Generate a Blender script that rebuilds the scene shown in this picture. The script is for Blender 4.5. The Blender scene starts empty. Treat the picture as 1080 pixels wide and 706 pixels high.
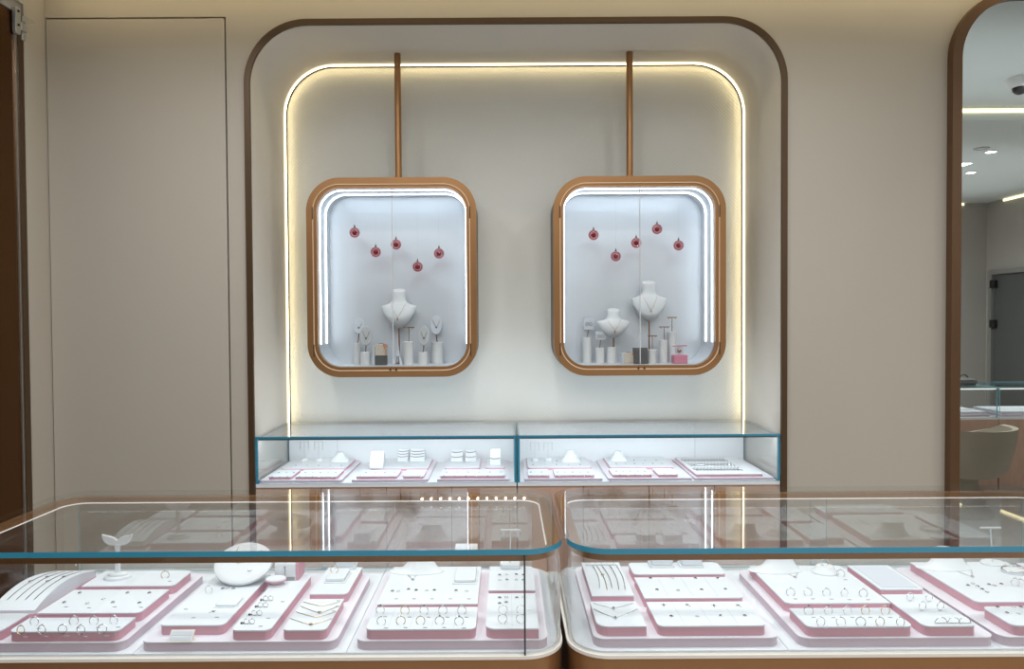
import bpy, bmesh, math, random
from mathutils import Vector, Matrix
random.seed(7)
PI = math.pi
S = bpy.context.scene
COL = S.collection

# ------------------------------------------------------------------ camera
F = 720.0
CX, CY = 533.0, 353.0
CAM = Vector((0, -3.09, 1.425))
ROT = Matrix.Rotation(PI/2 - math.radians(1.15), 3, 'X') @ Matrix.Rotation(-math.radians(.35), 3, 'Z')
cd = bpy.data.cameras.new('camera')
cam = bpy.data.objects.new('camera', cd)
COL.objects.link(cam)
cam.matrix_world = Matrix.Translation(CAM) @ ROT.to_4x4()
cd.sensor_fit = 'HORIZONTAL'
cd.sensor_width = 36
cd.lens = F/1080*36
cd.shift_x = (540-CX)/1080
cd.clip_start = .02
S.camera = cam

def ray(x, y):
    return ROT @ Vector(((x-CX)/F, -(y-CY)/F, -1))
def PZ(x, y, z):                       # where the sight line meets the height z
    d = ray(x, y); return CAM + d*((z-CAM.z)/d.z)
def PY(x, y, Y):                       # where the sight line meets the depth Y
    d = ray(x, y); return CAM + d*((Y-CAM.y)/d.y)

# ------------------------------------------------------------------ materials
def mat(name, col, rough=.5, metal=0, spec=.5, bump=None, emit=None, noise=None, trans=None):
    m = bpy.data.materials.new(name); m.use_nodes = True
    nt = m.node_tree; b = nt.nodes['Principled BSDF']
    b.inputs['Base Color'].default_value = (*col, 1)
    b.inputs['Roughness'].default_value = rough
    b.inputs['Metallic'].default_value = metal
    b.inputs['Specular IOR Level'].default_value = spec
    if emit:
        b.inputs['Emission Color'].default_value = (*emit[0], 1)
        b.inputs['Emission Strength'].default_value = emit[1]
    tc = nt.nodes.new('ShaderNodeTexCoord')
    if noise:                          # slow mottling of the colour: (scale, amount, stretch)
        mp = nt.nodes.new('ShaderNodeMapping'); mp.inputs['Scale'].default_value = noise[2]
        n = nt.nodes.new('ShaderNodeTexNoise'); n.inputs['Scale'].default_value = noise[0]; n.inputs['Detail'].default_value = 5
        r = nt.nodes.new('ShaderNodeMix'); r.data_type = 'RGBA'
        a = noise[1]
        r.inputs[6].default_value = (*[c*(1-a) for c in col], 1)
        r.inputs[7].default_value = (*[min(1, c*(1+a)) for c in col], 1)
        nt.links.new(tc.outputs['Object'], mp.inputs[0]); nt.links.new(mp.outputs[0], n.inputs['Vector'])
        nt.links.new(n.outputs['Fac'], r.inputs[0]); nt.links.new(r.outputs[2], b.inputs['Base Color'])
    if bump:                           # (kind, scale, strength)
        if bump[0] == 'dots':
            mp = nt.nodes.new('ShaderNodeMapping'); mp.inputs['Rotation'].default_value = (0, PI/4, 0)
            t = nt.nodes.new('ShaderNodeTexVoronoi'); t.inputs['Scale'].default_value = bump[1]; t.inputs['Randomness'].default_value = 0
            nt.links.new(tc.outputs['Object'], mp.inputs[0]); nt.links.new(mp.outputs[0], t.inputs['Vector']); o = t.outputs['Distance']
        else:
            t = nt.nodes.new('ShaderNodeTexNoise'); t.inputs['Scale'].default_value = bump[1]
            nt.links.new(tc.outputs['Object'], t.inputs['Vector']); o = t.outputs['Fac']
        bp = nt.nodes.new('ShaderNodeBump'); bp.inputs['Strength'].default_value = bump[2]; bp.inputs['Distance'].default_value = .002
        nt.links.new(o, bp.inputs['Height']); nt.links.new(bp.outputs[0], b.inputs['Normal'])
    return m

def glass_mat(name, tint, rough=0.0, ior=1.5, gain=1.0):
    m = bpy.data.materials.new(name); m.use_nodes = True
    nt = m.node_tree; nt.nodes.clear()
    g = nt.nodes.new('ShaderNodeNewGeometry')
    ma = nt.nodes.new('ShaderNodeMath'); ma.operation = 'MULTIPLY_ADD'
    ma.inputs[1].default_value = 1/ior-ior; ma.inputs[2].default_value = ior
    fr = nt.nodes.new('ShaderNodeFresnel')
    tr = nt.nodes.new('ShaderNodeBsdfTransparent'); tr.inputs[0].default_value = (*tint, 1)
    gl = nt.nodes.new('ShaderNodeBsdfGlossy'); gl.inputs['Roughness'].default_value = rough
    mx = nt.nodes.new('ShaderNodeMixShader'); out = nt.nodes.new('ShaderNodeOutputMaterial')
    nt.links.new(g.outputs['Backfacing'], ma.inputs[0]); nt.links.new(ma.outputs[0], fr.inputs[0])
    nt.links.new(fr.outputs[0], mx.inputs[0]); nt.links.new(tr.outputs[0], mx.inputs[1]); nt.links.new(gl.outputs[0], mx.inputs[2])
    nt.links.new(mx.outputs[0], out.inputs[0])
    return m

def glow(name, col, s):
    m = bpy.data.materials.new(name); m.use_nodes = True
    nt = m.node_tree; nt.nodes.clear()
    e = nt.nodes.new('ShaderNodeEmission'); e.inputs[0].default_value = (*col, 1); e.inputs[1].default_value = s
    out = nt.nodes.new('ShaderNodeOutputMaterial'); nt.links.new(e.outputs[0], out.inputs[0])
    return m

M = dict(
    wall=mat('wall_linen', (.455, .418, .360), .75, bump=('noise', 420, .12), noise=(2.2, .035, (1, 1, .5))),
    niche=mat('niche_paint', (.68, .64, .575), .7, bump=('noise', 300, .08)),
    panel=mat('niche_textured_panel', (.71, .715, .675), .65, bump=('dots', 72, 1.0)),
    dark=mat('shadow_gap', (.02, .018, .016), .9),
    ceil=mat('ceiling_paint', (.66, .71, .70), .85),
    rwall=mat('rear_wall_paint', (.40, .385, .36), .8, bump=('noise', 300, .08)),
    floor=mat('floor_terrazzo', (.46, .43, .42), .35, noise=(35, .18, (1, 1, 1))),
    bronze=mat('bronze_frame', (.35, .185, .08), .38, .7, noise=(9, .06, (1, 1, 1))),
    bronze_dk=mat('dark_bronze', (.088, .052, .026), .42, .4),
    bronze_md=mat('mid_bronze', (.135, .072, .036), .4, .4),
    bronze_glint=mat('groove_highlight', (.74, .52, .34), .4, .25),
    doorbz=mat('bronze_door', (.10, .042, .010), .18, .7, noise=(3, .35, (1, 1, .25))),
    steel=mat('steel', (.62, .63, .62), .28, .9),
    wood=mat('brown_veneer', (.50, .335, .26), .42, noise=(9, .18, (3, 3, .6))),
    wood_dk=mat('brown_veneer_joint', (.10, .055, .03), .6),
    cream=mat('cream_edge', (.80, .76, .70), .5),
    white=mat('white_leather', (.72, .765, .81), .55, bump=('noise', 500, .06)),
    deck=mat('white_deck', (.75, .79, .83), .45),
    tray=mat('tray_top', (.74, .73, .79), .5),
    lilac=mat('tray_lilac', (.60, .50, .57), .55),
    pink=mat('pad_pink', (.64, .35, .42), .5),
    silver=mat('silver', (.70, .70, .70), .22, 1),
    gold=mat('gold', (.72, .52, .28), .25, 1),
    rose=mat('rose_gold', (.70, .45, .36), .25, 1),
    gem=mat('gemstone', (.75, .78, .82), .08, .2, .9),
    darkgem=mat('dark_gemstone', (.08, .07, .08), .12, .2, .8),
    greengem=mat('green_gemstone', (.08, .30, .22), .12, .1, .8),
    tag=mat('tag_grey', (.30, .30, .32), .6),
    line=mat('stitch_grey', (.55, .57, .60), .6),
    teal=mat('glass_edge_teal', (.035, .26, .40), .12, 0, .8),
    teal_lt=mat('glass_edge_pale', (.30, .62, .70), .12, 0, .8),
    joint=mat('glass_joint', (.05, .06, .065), .4),
    glass=glass_mat('clear_glass', (.975, .985, .988)),
    coated=glass_mat('coated_glass', (.97, .985, .98), 0, 2.8),
    acryl=glass_mat('acrylic', (.90, .93, .94), .05),
    redglass=glass_mat('red_tinted_glass', (.92, .60, .62), .02),
    redcore=mat('deep_red', (.22, .012, .025), .3),
    mirror=mat('mirror', (.82, .86, .85), 0, 1),
    plaster=mat('white_plaster', (.74, .775, .80), .55),
    vit=mat('vitrine_lining', (.75, .80, .86), .45, .55),
    ped=mat('pedestal_white', (.74, .76, .77), .5, bump=('noise', 120, .1)),
    oval=mat('oval_grey', (.52, .55, .57), .6),
    bag=mat('bag_beige', (.66, .60, .52), .6),
    bagdk=mat('bag_charcoal', (.10, .105, .105), .6),
    ribbon=mat('orange_ribbon', (.70, .26, .14), .5),
    pinkbox=mat('pink_box', (.72, .26, .38), .5),
    rod=mat('brown_rod', (.24, .10, .05), .4, .4),
    card=mat('card_white', (.63, .68, .75), .6),
    chair=mat('cream_leather', (.36, .325, .26), .55, noise=(6, .04, (1, 1, 1))),
    black=mat('black_plastic', (.015, .015, .015), .35),
    plast=mat('white_plastic', (.70, .70, .70), .4),
    hinge=mat('patch_grey', (.50, .51, .50), .35, .6),
    led_line=glow('led_line', (1, .88, .62), 1.7), led_warm=glow('led_warm', (1, .80, .42), 12),
    led_cool=glow('led_cool', (.90, .96, 1), 5.2),
    led_case=glow('led_case', (.93, .97, 1), 4), led_strip=glow('led_strip', (1, .96, .9), 1.3),
    led_dot=glow('led_dot', (.97, .98, 1), 12),
    led_cove=glow('led_cove', (1, .85, .50), 3.2),
    lamp=glow('downlight', (1, .96, .9), 12),
)

# ------------------------------------------------------------------ mesh builder
class MB:
    def __init__(s): s.v = []; s.f = []; s.mi = []; s.sm = []
    def add(s, vs, fs, mi=0, smooth=False):
        o = len(s.v); s.v += [tuple(v) for v in vs]
        for f in fs: s.f.append(tuple(i+o for i in f)); s.mi.append(mi); s.sm.append(smooth)
        return s
    def box(s, x0, x1, y0, y1, z0, z1, mi=0):
        v = [(x, y, z) for z in (z0, z1) for y in (y0, y1) for x in (x0, x1)]
        return s.add(v, [(0, 2, 3, 1), (4, 5, 7, 6), (0, 1, 5, 4), (2, 6, 7, 3), (0, 4, 6, 2), (1, 3, 7, 5)], mi)
    def prism(s, pts, a0, a1, axis='z', mi=0, caps=(True, True), side_mi=None, smooth=True):
        n = len(pts)
        def m(p, a): return (p[0], p[1], a) if axis == 'z' else (p[0], a, p[1]) if axis == 'y' else (a, p[0], p[1])
        v = [m(p, a0) for p in pts] + [m(p, a1) for p in pts]
        flip = axis == 'y'
        q = [(i, (i+1) % n, n+(i+1) % n, n+i) for i in range(n)]
        c0, c1 = tuple(range(n-1, -1, -1)), tuple(range(n, 2*n))
        if flip: q = [t[::-1] for t in q]; c0 = c0[::-1]; c1 = c1[::-1]
        o = len(s.v); s.v += v
        for f in q: s.f.append(tuple(i+o for i in f)); s.mi.append(mi if side_mi is None else side_mi); s.sm.append(smooth)
        if caps[0]: s.f.append(tuple(i+o for i in c0)); s.mi.append(mi); s.sm.append(False)
        if caps[1]: s.f.append(tuple(i+o for i in c1)); s.mi.append(mi); s.sm.append(False)
        return s
    def ring(s, outer, inner, a0, a1, axis='z', mi=0, closed=True, imi=None):
        n = len(outer)
        def m(p, a): return (p[0], p[1], a) if axis == 'z' else (p[0], a, p[1])
        v = [m(p, a0) for p in outer]+[m(p, a1) for p in outer]+[m(p, a0) for p in inner]+[m(p, a1) for p in inner]
        fs, ms = [], []
        for i in range(n if closed else n-1):
            j = (i+1) % n
            fs += [(i, j, n+j, n+i), (2*n+j, 2*n+i, 3*n+i, 3*n+j), (n+i, n+j, 3*n+j, 3*n+i), (j, i, 2*n+i, 2*n+j)]
            ms += [mi, mi if imi is None else imi, mi, mi]
        if not closed:
            fs += [(0, n, 3*n, 2*n), (n-1, 3*n-1, 4*n-1, 2*n-1)]; ms += [mi, mi]
        if axis == 'y': fs = [f[::-1] for f in fs]
        o = len(s.v); s.v += v
        for f, k in zip(fs, ms): s.f.append(tuple(i+o for i in f)); s.mi.append(k); s.sm.append(True)
        return s
    def loft(s, secs, mi=0, cap=True, smooth=True):   # list of equal-length closed loops
        n = len(secs[0]); o = len(s.v)
        for c in secs: s.v += [tuple(p) for p in c]
        for k in range(len(secs)-1):
            for i in range(n):
                j = (i+1) % n
                s.f.append((o+k*n+i, o+k*n+j, o+(k+1)*n+j, o+(k+1)*n+i)); s.mi.append(mi); s.sm.append(smooth)
        if cap:
            s.f.append(tuple(o+i for i in range(n-1, -1, -1))); s.mi.append(mi); s.sm.append(smooth)
            s.f.append(tuple(o+(len(secs)-1)*n+i for i in range(n))); s.mi.append(mi); s.sm.append(smooth)
        return s
    def lathe(s, prof, c=(0, 0, 0), n=24, mi=0, cap=True, sx=1, sy=1, smooth=True):
        return s.loft([[(c[0]+r*sx*math.cos(2*PI*i/n), c[1]+r*sy*math.sin(2*PI*i/n), c[2]+z) for i in range(n)] for r, z in prof], mi, cap, smooth)
    def tube(s, path, r, n=6, mi=0, cap=True):
        path = [Vector(p) for p in path]; secs = []
        up = Vector((0.13, .21, 1)).normalized()
        for i, p in enumerate(path):
            t = (path[min(i+1, len(path)-1)]-path[max(i-1, 0)]).normalized()
            a = t.cross(up)
            if a.length < 1e-4: a = t.cross(Vector((1, 0, 0)))
            a.normalize(); b = t.cross(a)
            rr = r[i] if isinstance(r, (list, tuple)) else r
            secs.append([p + (a*math.cos(2*PI*k/n)+b*math.sin(2*PI*k/n))*(-rr if 0 else rr) for k in range(n)])
        secs = [c[::-1] for c in secs]
        return s.loft(secs, mi, cap)
    def sphere(s, c, r, n=16, m=10, mi=0, sz=(1, 1, 1)):
        secs = []
        for k in range(m+1):
            a = -PI/2+PI*k/m; rr = max(math.cos(a), 1e-3)*r
            secs.append([(c[0]+rr*sz[0]*math.cos(2*PI*i/n), c[1]+rr*sz[1]*math.sin(2*PI*i/n), c[2]+r*sz[2]*math.sin(a)) for i in range(n)])
        return s.loft(secs, mi)
    def torus(s, c, R, r, n=24, m=6, mi=0, arc=1.0, axis='y', start=0.0):
        k1 = n if arc >= 1 else n+1
        o = len(s.v)
        for i in range(k1):
            a = start+2*PI*arc*i/n
            for j in range(m):
                b = 2*PI*j/m; q = R+r*math.cos(b)
                p = (q*math.cos(a), r*math.sin(b), q*math.sin(a)) if axis == 'y' else (q*math.cos(a), q*math.sin(a), r*math.sin(b))
                s.v.append((c[0]+p[0], c[1]+p[1], c[2]+p[2]))
        for i in range(n):
            i2 = (i+1) % k1
            for j in range(m):
                j2 = (j+1) % m
                f = (o+i*m+j, o+i*m+j2, o+i2*m+j2, o+i2*m+j)
                s.f.append(f if axis == 'y' else f[::-1]); s.mi.append(mi); s.sm.append(True)
        return s
    def xf(s, mtx, start=0):
        for i in range(start, len(s.v)): s.v[i] = tuple(mtx @ Vector(s.v[i]))
        return s
    def mesh(s, name, mats, angle=35):
        me = bpy.data.meshes.new(name); me.from_pydata(s.v, [], s.f)
        for m in (mats if isinstance(mats, (list, tuple)) else [mats]): me.materials.append(m)
        me.polygons.foreach_set('material_index', s.mi)
        me.polygons.foreach_set('use_smooth', s.sm)
        me.set_sharp_from_angle(angle=math.radians(angle)); me.update()
        return me
    def build(s, name, mats, parent=None, bevel=0, loc=None, rot=None):
        o = bpy.data.objects.new(name, s.mesh(name, mats)); COL.objects.link(o)
        if parent is not None: o.parent = parent
        if loc is not None: o.location = loc
        if rot is not None: o.rotation_euler = rot
        if bevel:
            b = o.modifiers.new('bevel', 'BEVEL'); b.width = bevel; b.segments = 2; b.limit_method = 'ANGLE'; b.angle_limit = math.radians(50)
        return o

def tag(o, label, cat, group=None, kind=None):
    n = len(label.split())
    assert 4 <= n <= 16, (n, label)
    o['label'] = label; o['category'] = cat
    if group: o['group'] = group
    if kind: o['kind'] = kind
    return o
def struct(o): o['kind'] = 'structure'; return o
def empty(name, label, cat, loc=(0, 0, 0), group=None, rz=0):
    o = bpy.data.objects.new(name, None); o.empty_display_size = .05; COL.objects.link(o)
    o.location = loc; o.rotation_euler = (0, 0, rz)
    return tag(o, label, cat, group)
KIDS = {}
def dup(src, loc, label, group=None, rot=None):
    r = src.copy(); COL.objects.link(r); r.location = loc
    if rot is not None: r.rotation_euler = rot
    for ch in src.children:
        c = ch.copy(); COL.objects.link(c); c.parent = r
        for g in ch.children:
            d = g.copy(); COL.objects.link(d); d.parent = c
    n = len(label.split()); assert 4 <= n <= 16, (n, label)
    r['label'] = label
    if group: r['group'] = group
    return r
FIRST = {}
def place(key, maker, loc, label, group=None, rot=None):  # first one is the original, later ones are copies
    if key not in FIRST:
        o = maker(label, group); FIRST[key] = o; o.location = loc
        if rot is not None: o.rotation_euler = rot
        return o
    return dup(FIRST[key], loc, label, group, rot if rot is not None else (0, 0, 0))

def rrect(x0, x1, y0, y1, r, n=8, corners=(1, 1, 1, 1)):   # ccw from lower right; corners: lr, ur, ul, ll
    pts = []
    cs = [((x1, y0), -PI/2, corners[0], (-1, 1)), ((x1, y1), 0, corners[1], (-1, -1)), ((x0, y1), PI/2, corners[2], (1, -1)), ((x0, y0), PI, corners[3], (1, 1))]
    for (cx, cy), a0, k, (sx, sy) in cs:
        rr = r*k if k else 1e-4
        m = n if k else 1
        for i in range(m+1):
            a = a0+PI/2*i/m
            pts.append((cx+sx*rr+rr*math.cos(a), cy+sy*rr+rr*math.sin(a)))
    return pts
def arch(x0, x1, zb, zt, r, n=14):     # open path: up the right leg, round the top, down the left leg
    p = [(x1, zb)]
    for i in range(n+1): a = PI/2*i/n; p.append((x1-r+r*math.cos(a), zt-r+r*math.sin(a)))
    for i in range(n+1): a = PI/2+PI/2*i/n; p.append((x0+r+r*math.cos(a), zt-r+r*math.sin(a)))
    return p+[(x0, zb)]
ORD = ['first', 'second', 'third', 'fourth', 'fifth', 'sixth', 'seventh', 'eighth', 'ninth', 'tenth', 'eleventh', 'twelfth']

# ------------------------------------------------------------------ the room
HI, LO = 2.985, 2.90
XL, XR, YB = -2.058, 6.19, -5.75
NX0, NX1, NZ = -1.140, 1.247, 2.756     # niche opening
TR = .025                               # trim width
NB = .485                               # niche panel face
w = [(XL-.12, 0), (XL-.12, HI+.1), (XR+.1, HI+.1), (XR+.1, 0)]
ar = arch(NX0-TR, NX1+TR, 0, NZ+TR, .285)
w += ar + [(-1.246, 0), (-1.246, 2.797), (-2.056, 2.797), (-2.056, 0)]
w = w[::-1]
struct(MB().prism(w, 0, .05, 'y', smooth=False).build('wall_back', M['wall']))
d1 = MB().box(-2.052, -1.253, -.001, .035, .004, 2.790).build('door_1', M['wall'], bevel=.0015); struct(d1)
struct(MB().box(-2.12, -1.22, .052, .07, 0, 2.83).build('wall_behind', M['dark']))
# niche: side shell, textured panel, trim, light line
so = arch(NX0-.02, NX1+.02, 0, NZ+.02, .285); si = arch(NX0, NX1, 0, NZ, .265)
struct(MB().ring(so, si, .004, NB+.03, 'y', closed=False).build('wall_niche', M['niche']))
pin = arch(NX0+.0115, NX1-.0115, 0, NZ-.0115, .2525)
struct(MB().prism(pin[::-1], NB, NB+.02, 'y', smooth=False).build('wall_panel', M['panel']))
struct(MB().prism(so[::-1], NB+.031, NB+.04, 'y', smooth=False).build('wall_backing', M['dark']))
to = arch(NX0-TR, NX1+TR, 0, NZ+TR, .285); ti = arch(NX0, NX1, 0, NZ, .262)
struct(MB().ring(to, ti, -.012, .003, 'y', closed=False).build('trim_1', M['bronze_dk']))
lo = arch(NX0+.002, NX1-.002, .9, NZ-.002, .262); li = arch(NX0+.0095, NX1-.0095, .9, NZ-.0095, .2545)
lm = MB().ring(lo, li, NB-.028, NB-.018, 'y', closed=False, imi=1).build('light_line', [M['led_line'], M['led_warm']])
tag(lm, 'thin warm white light line outlining the recessed wall niche', 'light')
# left wall with its bronze door
PE = -.135
struct(MB().box(XL-.10, XL, PE, -.001, 0, HI).build('wall_left', M['wall']))
struct(MB().box(XL-.10, XL, -6.0, PE, 2.795, HI).build('wall_header', M['wall']))
struct(MB().box(XL-.05, XL-.012, -3.0, PE, 2.748, 2.7945).build('trim_2', M['rwall']))
d2 = bpy.data.objects.new('door_2', None); COL.objects.link(d2); struct(d2)
MB().box(XL-.035, XL-.015, -1.35, -.178, .01, 2.742).build('door_panel', M['doorbz'], d2)
MB().box(XL-.040, XL-.008, -.178, -.168, .01, 2.742).build('door_stile', M['steel'], d2)
MB().box(XL-.06, XL-.003, -.1675, PE-.0005, .01, 2.742).build('door_reveal', M['bronze_dk'], d2)
MB().prism(rrect(-.192, -.160, 2.650, 2.765, .012), XL-.010, XL+.006, 'x').build('hinge_plate', M['hinge'], d2, .002)
MB().box(XL-.010, XL+.008, -.160, -.124, 2.675, 2.712).build('hinge_arm', M['hinge'], d2, .003)
MB().box(XL-.010, XL+.002, -.148, -.122, 2.640, 2.676).build('hinge_arm', M['hinge'], d2, .003)
MB().box(XL-.010, XL+.006, -.150, -.128, 2.715, 2.742).build('hinge_block', M['hinge'], d2, .003)
for z in (2.69, 2.748):
    MB().lathe([(.005, -.003), (.005, .003)], (0, 0, 0), 12).xf(Matrix.Translation((XL+.007, -.176, z)) @ Matrix.Rotation(PI/2, 4, 'Y')).build('hinge_screw', M['black'], d2)
MB().tube([(XL+.004, -.14, 2.745), (XL+.02, -.105, 2.742), (XL+.02, -.10, 2.725), (XL+.004, -.125, 2.705)], .002).build('hinge_cable', M['hinge'], d2)
struct(MB().box(XL-.10, XL-.06, -6.0, PE, 0, 2.795).build('wall_outer', M['doorbz']))
# floor, ceilings, far walls
struct(MB().box(XL-.2, XR+.2, YB-.2, .7, -.05, 0).build('floor', M['floor']))
struct(MB().box(XL-.2, XR+.2, -2.02, .7, HI, HI+.05).build('ceiling', M['ceil']))
struct(MB().box(XL-.2, XR+.2, YB-.2, -2.08, LO, HI+.05).build('ceiling_low', M['ceil']))
struct(MB().box(XL-.2, XR+.2, YB-.15, YB, 0, LO).build('wall_rear', M['rwall']))
struct(MB().box(XR, XR+.12, YB, .0, 0, HI).build('wall_right', M['rwall']))
cv = MB().box(1.95, XR, -2.079, -2.069, HI-.028, HI-.004).build('cove_light', M['led_cove'])
tag(cv, 'warm cove light along the ceiling step seen in the mirror', 'light')
cv = MB().box(3.6, XR-.3, YB+.002, YB+.012, LO-.03, LO-.006).build('cove_light', M['led_cove'])
tag(cv, 'dim warm cove light along the far wall top seen in the mirror', 'light')
cv = MB().box(XR-.012, XR-.002, YB+.3, -3.0, LO-.03, LO-.006).build('cove_light', M['led_cove'])
tag(cv, 'warm cove light along the side wall top seen in the mirror', 'light')

# ------------------------------------------------------------------ arched mirror and what it shows
MX0, MX1, MZ = 1.992, 3.35, 2.885
mi_ = empty('wall_mirror', 'tall bronze framed wall mirror with rounded top at the right', 'mirror', (MX0, -.002, .03))
oo = rrect(MX0, MX1, .03, MZ, .30, 14, (0, 1, 1, 0)); ii = rrect(MX0+.042, MX1-.042, .075, MZ-.042, .262, 14, (0, 1, 1, 0))
def sub(o, p):                                       # shift a world-space mesh into its parent's space
    o.parent = p; o.matrix_parent_inverse = Matrix.Identity(4)
    o.location = -Vector(p.location) if o.location.length == 0 else o.location-Vector(p.location)
    return o
sub(MB().ring(oo, ii, -.042, -.002, 'y').build('frame', M['bronze_md']), mi_)
sub(MB().prism(rrect(MX0+.04, MX1-.04, .07, MZ-.04, .262, 14, (0, 1, 1, 0)), -.024, -.016, 'y', smooth=False).build('mirror_glass', M['mirror']), mi_)
YM = -.024
def PM(x, y, dv=None, z=None):                       # the real point whose mirror image is seen at this pixel
    p = PY(x, y, CAM.y+dv) if dv else PZ(x, y, z)
    return Vector((p.x, 2*YM-p.y, p.z))
def bowl_chair(loc, rz, label):
    t = empty('tub_chair', label, 'chair', loc, None, rz)
    # shell: outer bowl and inner bowl, cut lower at the front
    n = 36; secs = []
    prof_o = [(.16, .285), (.27, .30), (.325, .36), (.355, .46), (.375, .56), (.385, .66)]
    prof_i = [(.345, .655), (.335, .56), (.325, .47), (.30, .42)]
    for r, z in prof_o+prof_i:
        lo_ = []
        for i in range(n):
            a = 2*PI*i/n; k = max(0, -math.sin(a)-.35)/.65
            zz = z if z < .44 else z-(z-.44)*.5*k
            lo_.append((r*math.cos(a), r*.92*math.sin(a), zz))
        secs.append(lo_)
    MB().loft(secs).build('shell', M['chair'], t)
    MB().lathe([(.29, .421), (.315, .44), (.315, .455), (.29, .475), (.02, .482)], sy=.92, n=32).build('seat_cushion', M['chair'], t)
    MB().lathe([(.235, 0), (.235, .012), (.20, .06), (.15, .16), (.13, .25), (.14, .284)], n=32).build('pedestal', M['chair'], t)
    return t
c0 = PM(1011, 540, z=0.0)
bowl_chair((c0.x, c0.y, 0), .25, 'cream tub chair on a flared pedestal reflected in the mirror').scale = (.92, .92, .97)
# counter far behind, seen in the mirror
def far_counter(x0, x1, label):
    y1, y0 = -2.35, -2.85
    t = empty('display_counter', label, 'counter', ((x0+x1)/2, y1, 0), 'counters reflected in the mirror')
    hw = (x1-x0)/2
    MB().box(-hw, hw, y0-y1, 0, 0, .62).build('base', M['wood'], t, .004)
    MB().box(-hw+.005, hw-.005, y0-y1+.005, -.005, .62, .635).build('deck', M['deck'], t)
    g = MB().box(-hw, hw, y0-y1, 0, .866, .876, 0); g.mi = [0, 0, 1, 1, 1, 1]; g.build('top_glass', [M['glass'], M['teal_lt']], t)
    g = MB().box(-hw+.004, hw-.004, -.01, -.004, .635, .866); g.mi = [1, 1, 0, 0, 1, 1]; g.build('front_glass', [M['glass'], M['teal_lt']], t)
    for sx in (-hw+.004, hw-.01):
        g = MB().box(sx, sx+.006, y0-y1+.004, -.011, .635, .866); g.mi = [1, 1, 1, 1, 0, 0]; g.build('side_glass', [M['glass'], M['teal_lt']], t)
    MB().box(-hw+.01, hw-.01, -.022, -.014, .856, .865).build('light_strip', M['led_strip'], t)
    for k in range(2):
        a = -hw+.04+k*(hw-.01)
        b = empty('jewellery_tray', f'white jewellery tray in mirrored counter, {"nearer" if k else "farther"} half of the {label.split()[1]} case', 'tray', ((x0+x1)/2+a, y1, .635))
        MB().box(0, hw-.07, -.42, -.04, 0, .02).build('tray_body', M['lilac'], b, .003)
        MB().box(.02, hw-.09, -.39, -.20, .02, .04).build('pad', M['white'], b, .003)
        MB().box(.02, hw-.09, -.18, -.06, .02, .04).build('pad', M['white'], b, .003)
    return t
xd = PM(1053, 430, dv=5.4).x
far_counter(xd-1.3, xd-.004, 'glass near display counter on wood base reflected behind the tub chair')
far_counter(xd+.004, xd+1.3, 'glass far display counter on wood base reflected at the mirror edge')
bp = PM(1020, 411, dv=5.55)
b_ = empty('folded_bag', 'dark green folded bag on the reflected counter top', 'bag', (bp.x, -2.55, .876))
MB().lathe([(.09, 0), (.11, .02), (.10, .045), (.05, .06), (.01, .062)], sx=1, sy=.55).build('bag_body', M['bagdk'], b_)
MB().torus((0, 0, .05), .035, .006, arc=.5).build('bag_handle', M['bagdk'], b_)
# glass door in the side wall
gd = bpy.data.objects.new('door_3', None); COL.objects.link(gd); struct(gd)
p0 = PM(1051, 290, dv=8.55)
for nm, a in (('door_frame', (XR-.05, XR-.002, YB+.10, YB+.16, 0, 2.02)), ('door_frame', (XR-.05, XR-.002, YB+.16, YB+1.30, 1.97, 2.02)), ('door_frame', (XR-.05, XR-.002, YB+1.24, YB+1.30, 0, 1.97))):
    MB().box(*a).build(nm, M['steel'], gd)
MB().box(XR-.03, XR-.02, YB+.17, YB+1.23, .01, 1.965).build('door_glass', M['glass'], gd)
MB().box(XR-.008, XR-.003, YB+.165, YB+1.235, .0, 1.968).build('door_backing', M['bagdk'], gd)
for z in (1.35, 1.85): MB().box(XR-.06, XR-.018, YB+.14, YB+.22, z-.05, z+.05).build('door_hinge', M['black'], gd, .004)
# downlights, vent ring and camera on the ceiling
for x, y, lb in ((1045, 160, 'round recessed downlight nearest the vent ring in the mirror'), (1024, 182, 'round recessed downlight lower down in the mirror reflection')):
    p = PM(x, y, z=LO)
    t = empty('downlight', lb, 'downlight', (p.x, p.y, LO))
    MB().ring(rrect(-.055, .055, -.055, .055, .055), rrect(-.042, .042, -.042, .042, .042), -.006, 0).build('trim_ring', M['plast'], t)
    MB().lathe([(.042, -.004), (.041, -.001)]).build('lamp_disc', M['lamp'], t)
p = PM(1035, 156.5, z=LO)
t = empty('ceiling_vent', 'small round vent ring on the ceiling in the mirror', 'vent', (p.x, p.y, LO))
MB().ring(rrect(-.06, .06, -.06, .06, .06), rrect(-.035, .035, -.035, .035, .035), -.008, 0).build('vent_ring', M['hinge'], t)
MB().lathe([(.03, -.006), (.03, -.001)]).build('vent_core', M['plast'], t)
p = PM(1076, 82, z=HI)
t = empty('dome_camera', 'white dome security camera with black lens in the mirror', 'camera', (p.x, p.y, HI))
MB().lathe([(.075, 0), (.072, -.03), (.055, -.06), (.05, -.065)][::-1]).build('housing', M['plast'], t)
MB().sphere((0, 0, -.065), .045).build('lens_dome', M['black'], t)
p = PM(1077, 97, z=LO+.08)
t = empty('downlight', 'round recessed downlight beside the dome camera in the mirror', 'downlight', (p.x, p.y, HI))
MB().ring(rrect(-.055, .055, -.055, .055, .055), rrect(-.042, .042, -.042, .042, .042), -.006, 0).build('trim_ring', M['plast'], t)
MB().lathe([(.042, -.004), (.041, -.001)]).build('lamp_disc', M['lamp'], t)

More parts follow.
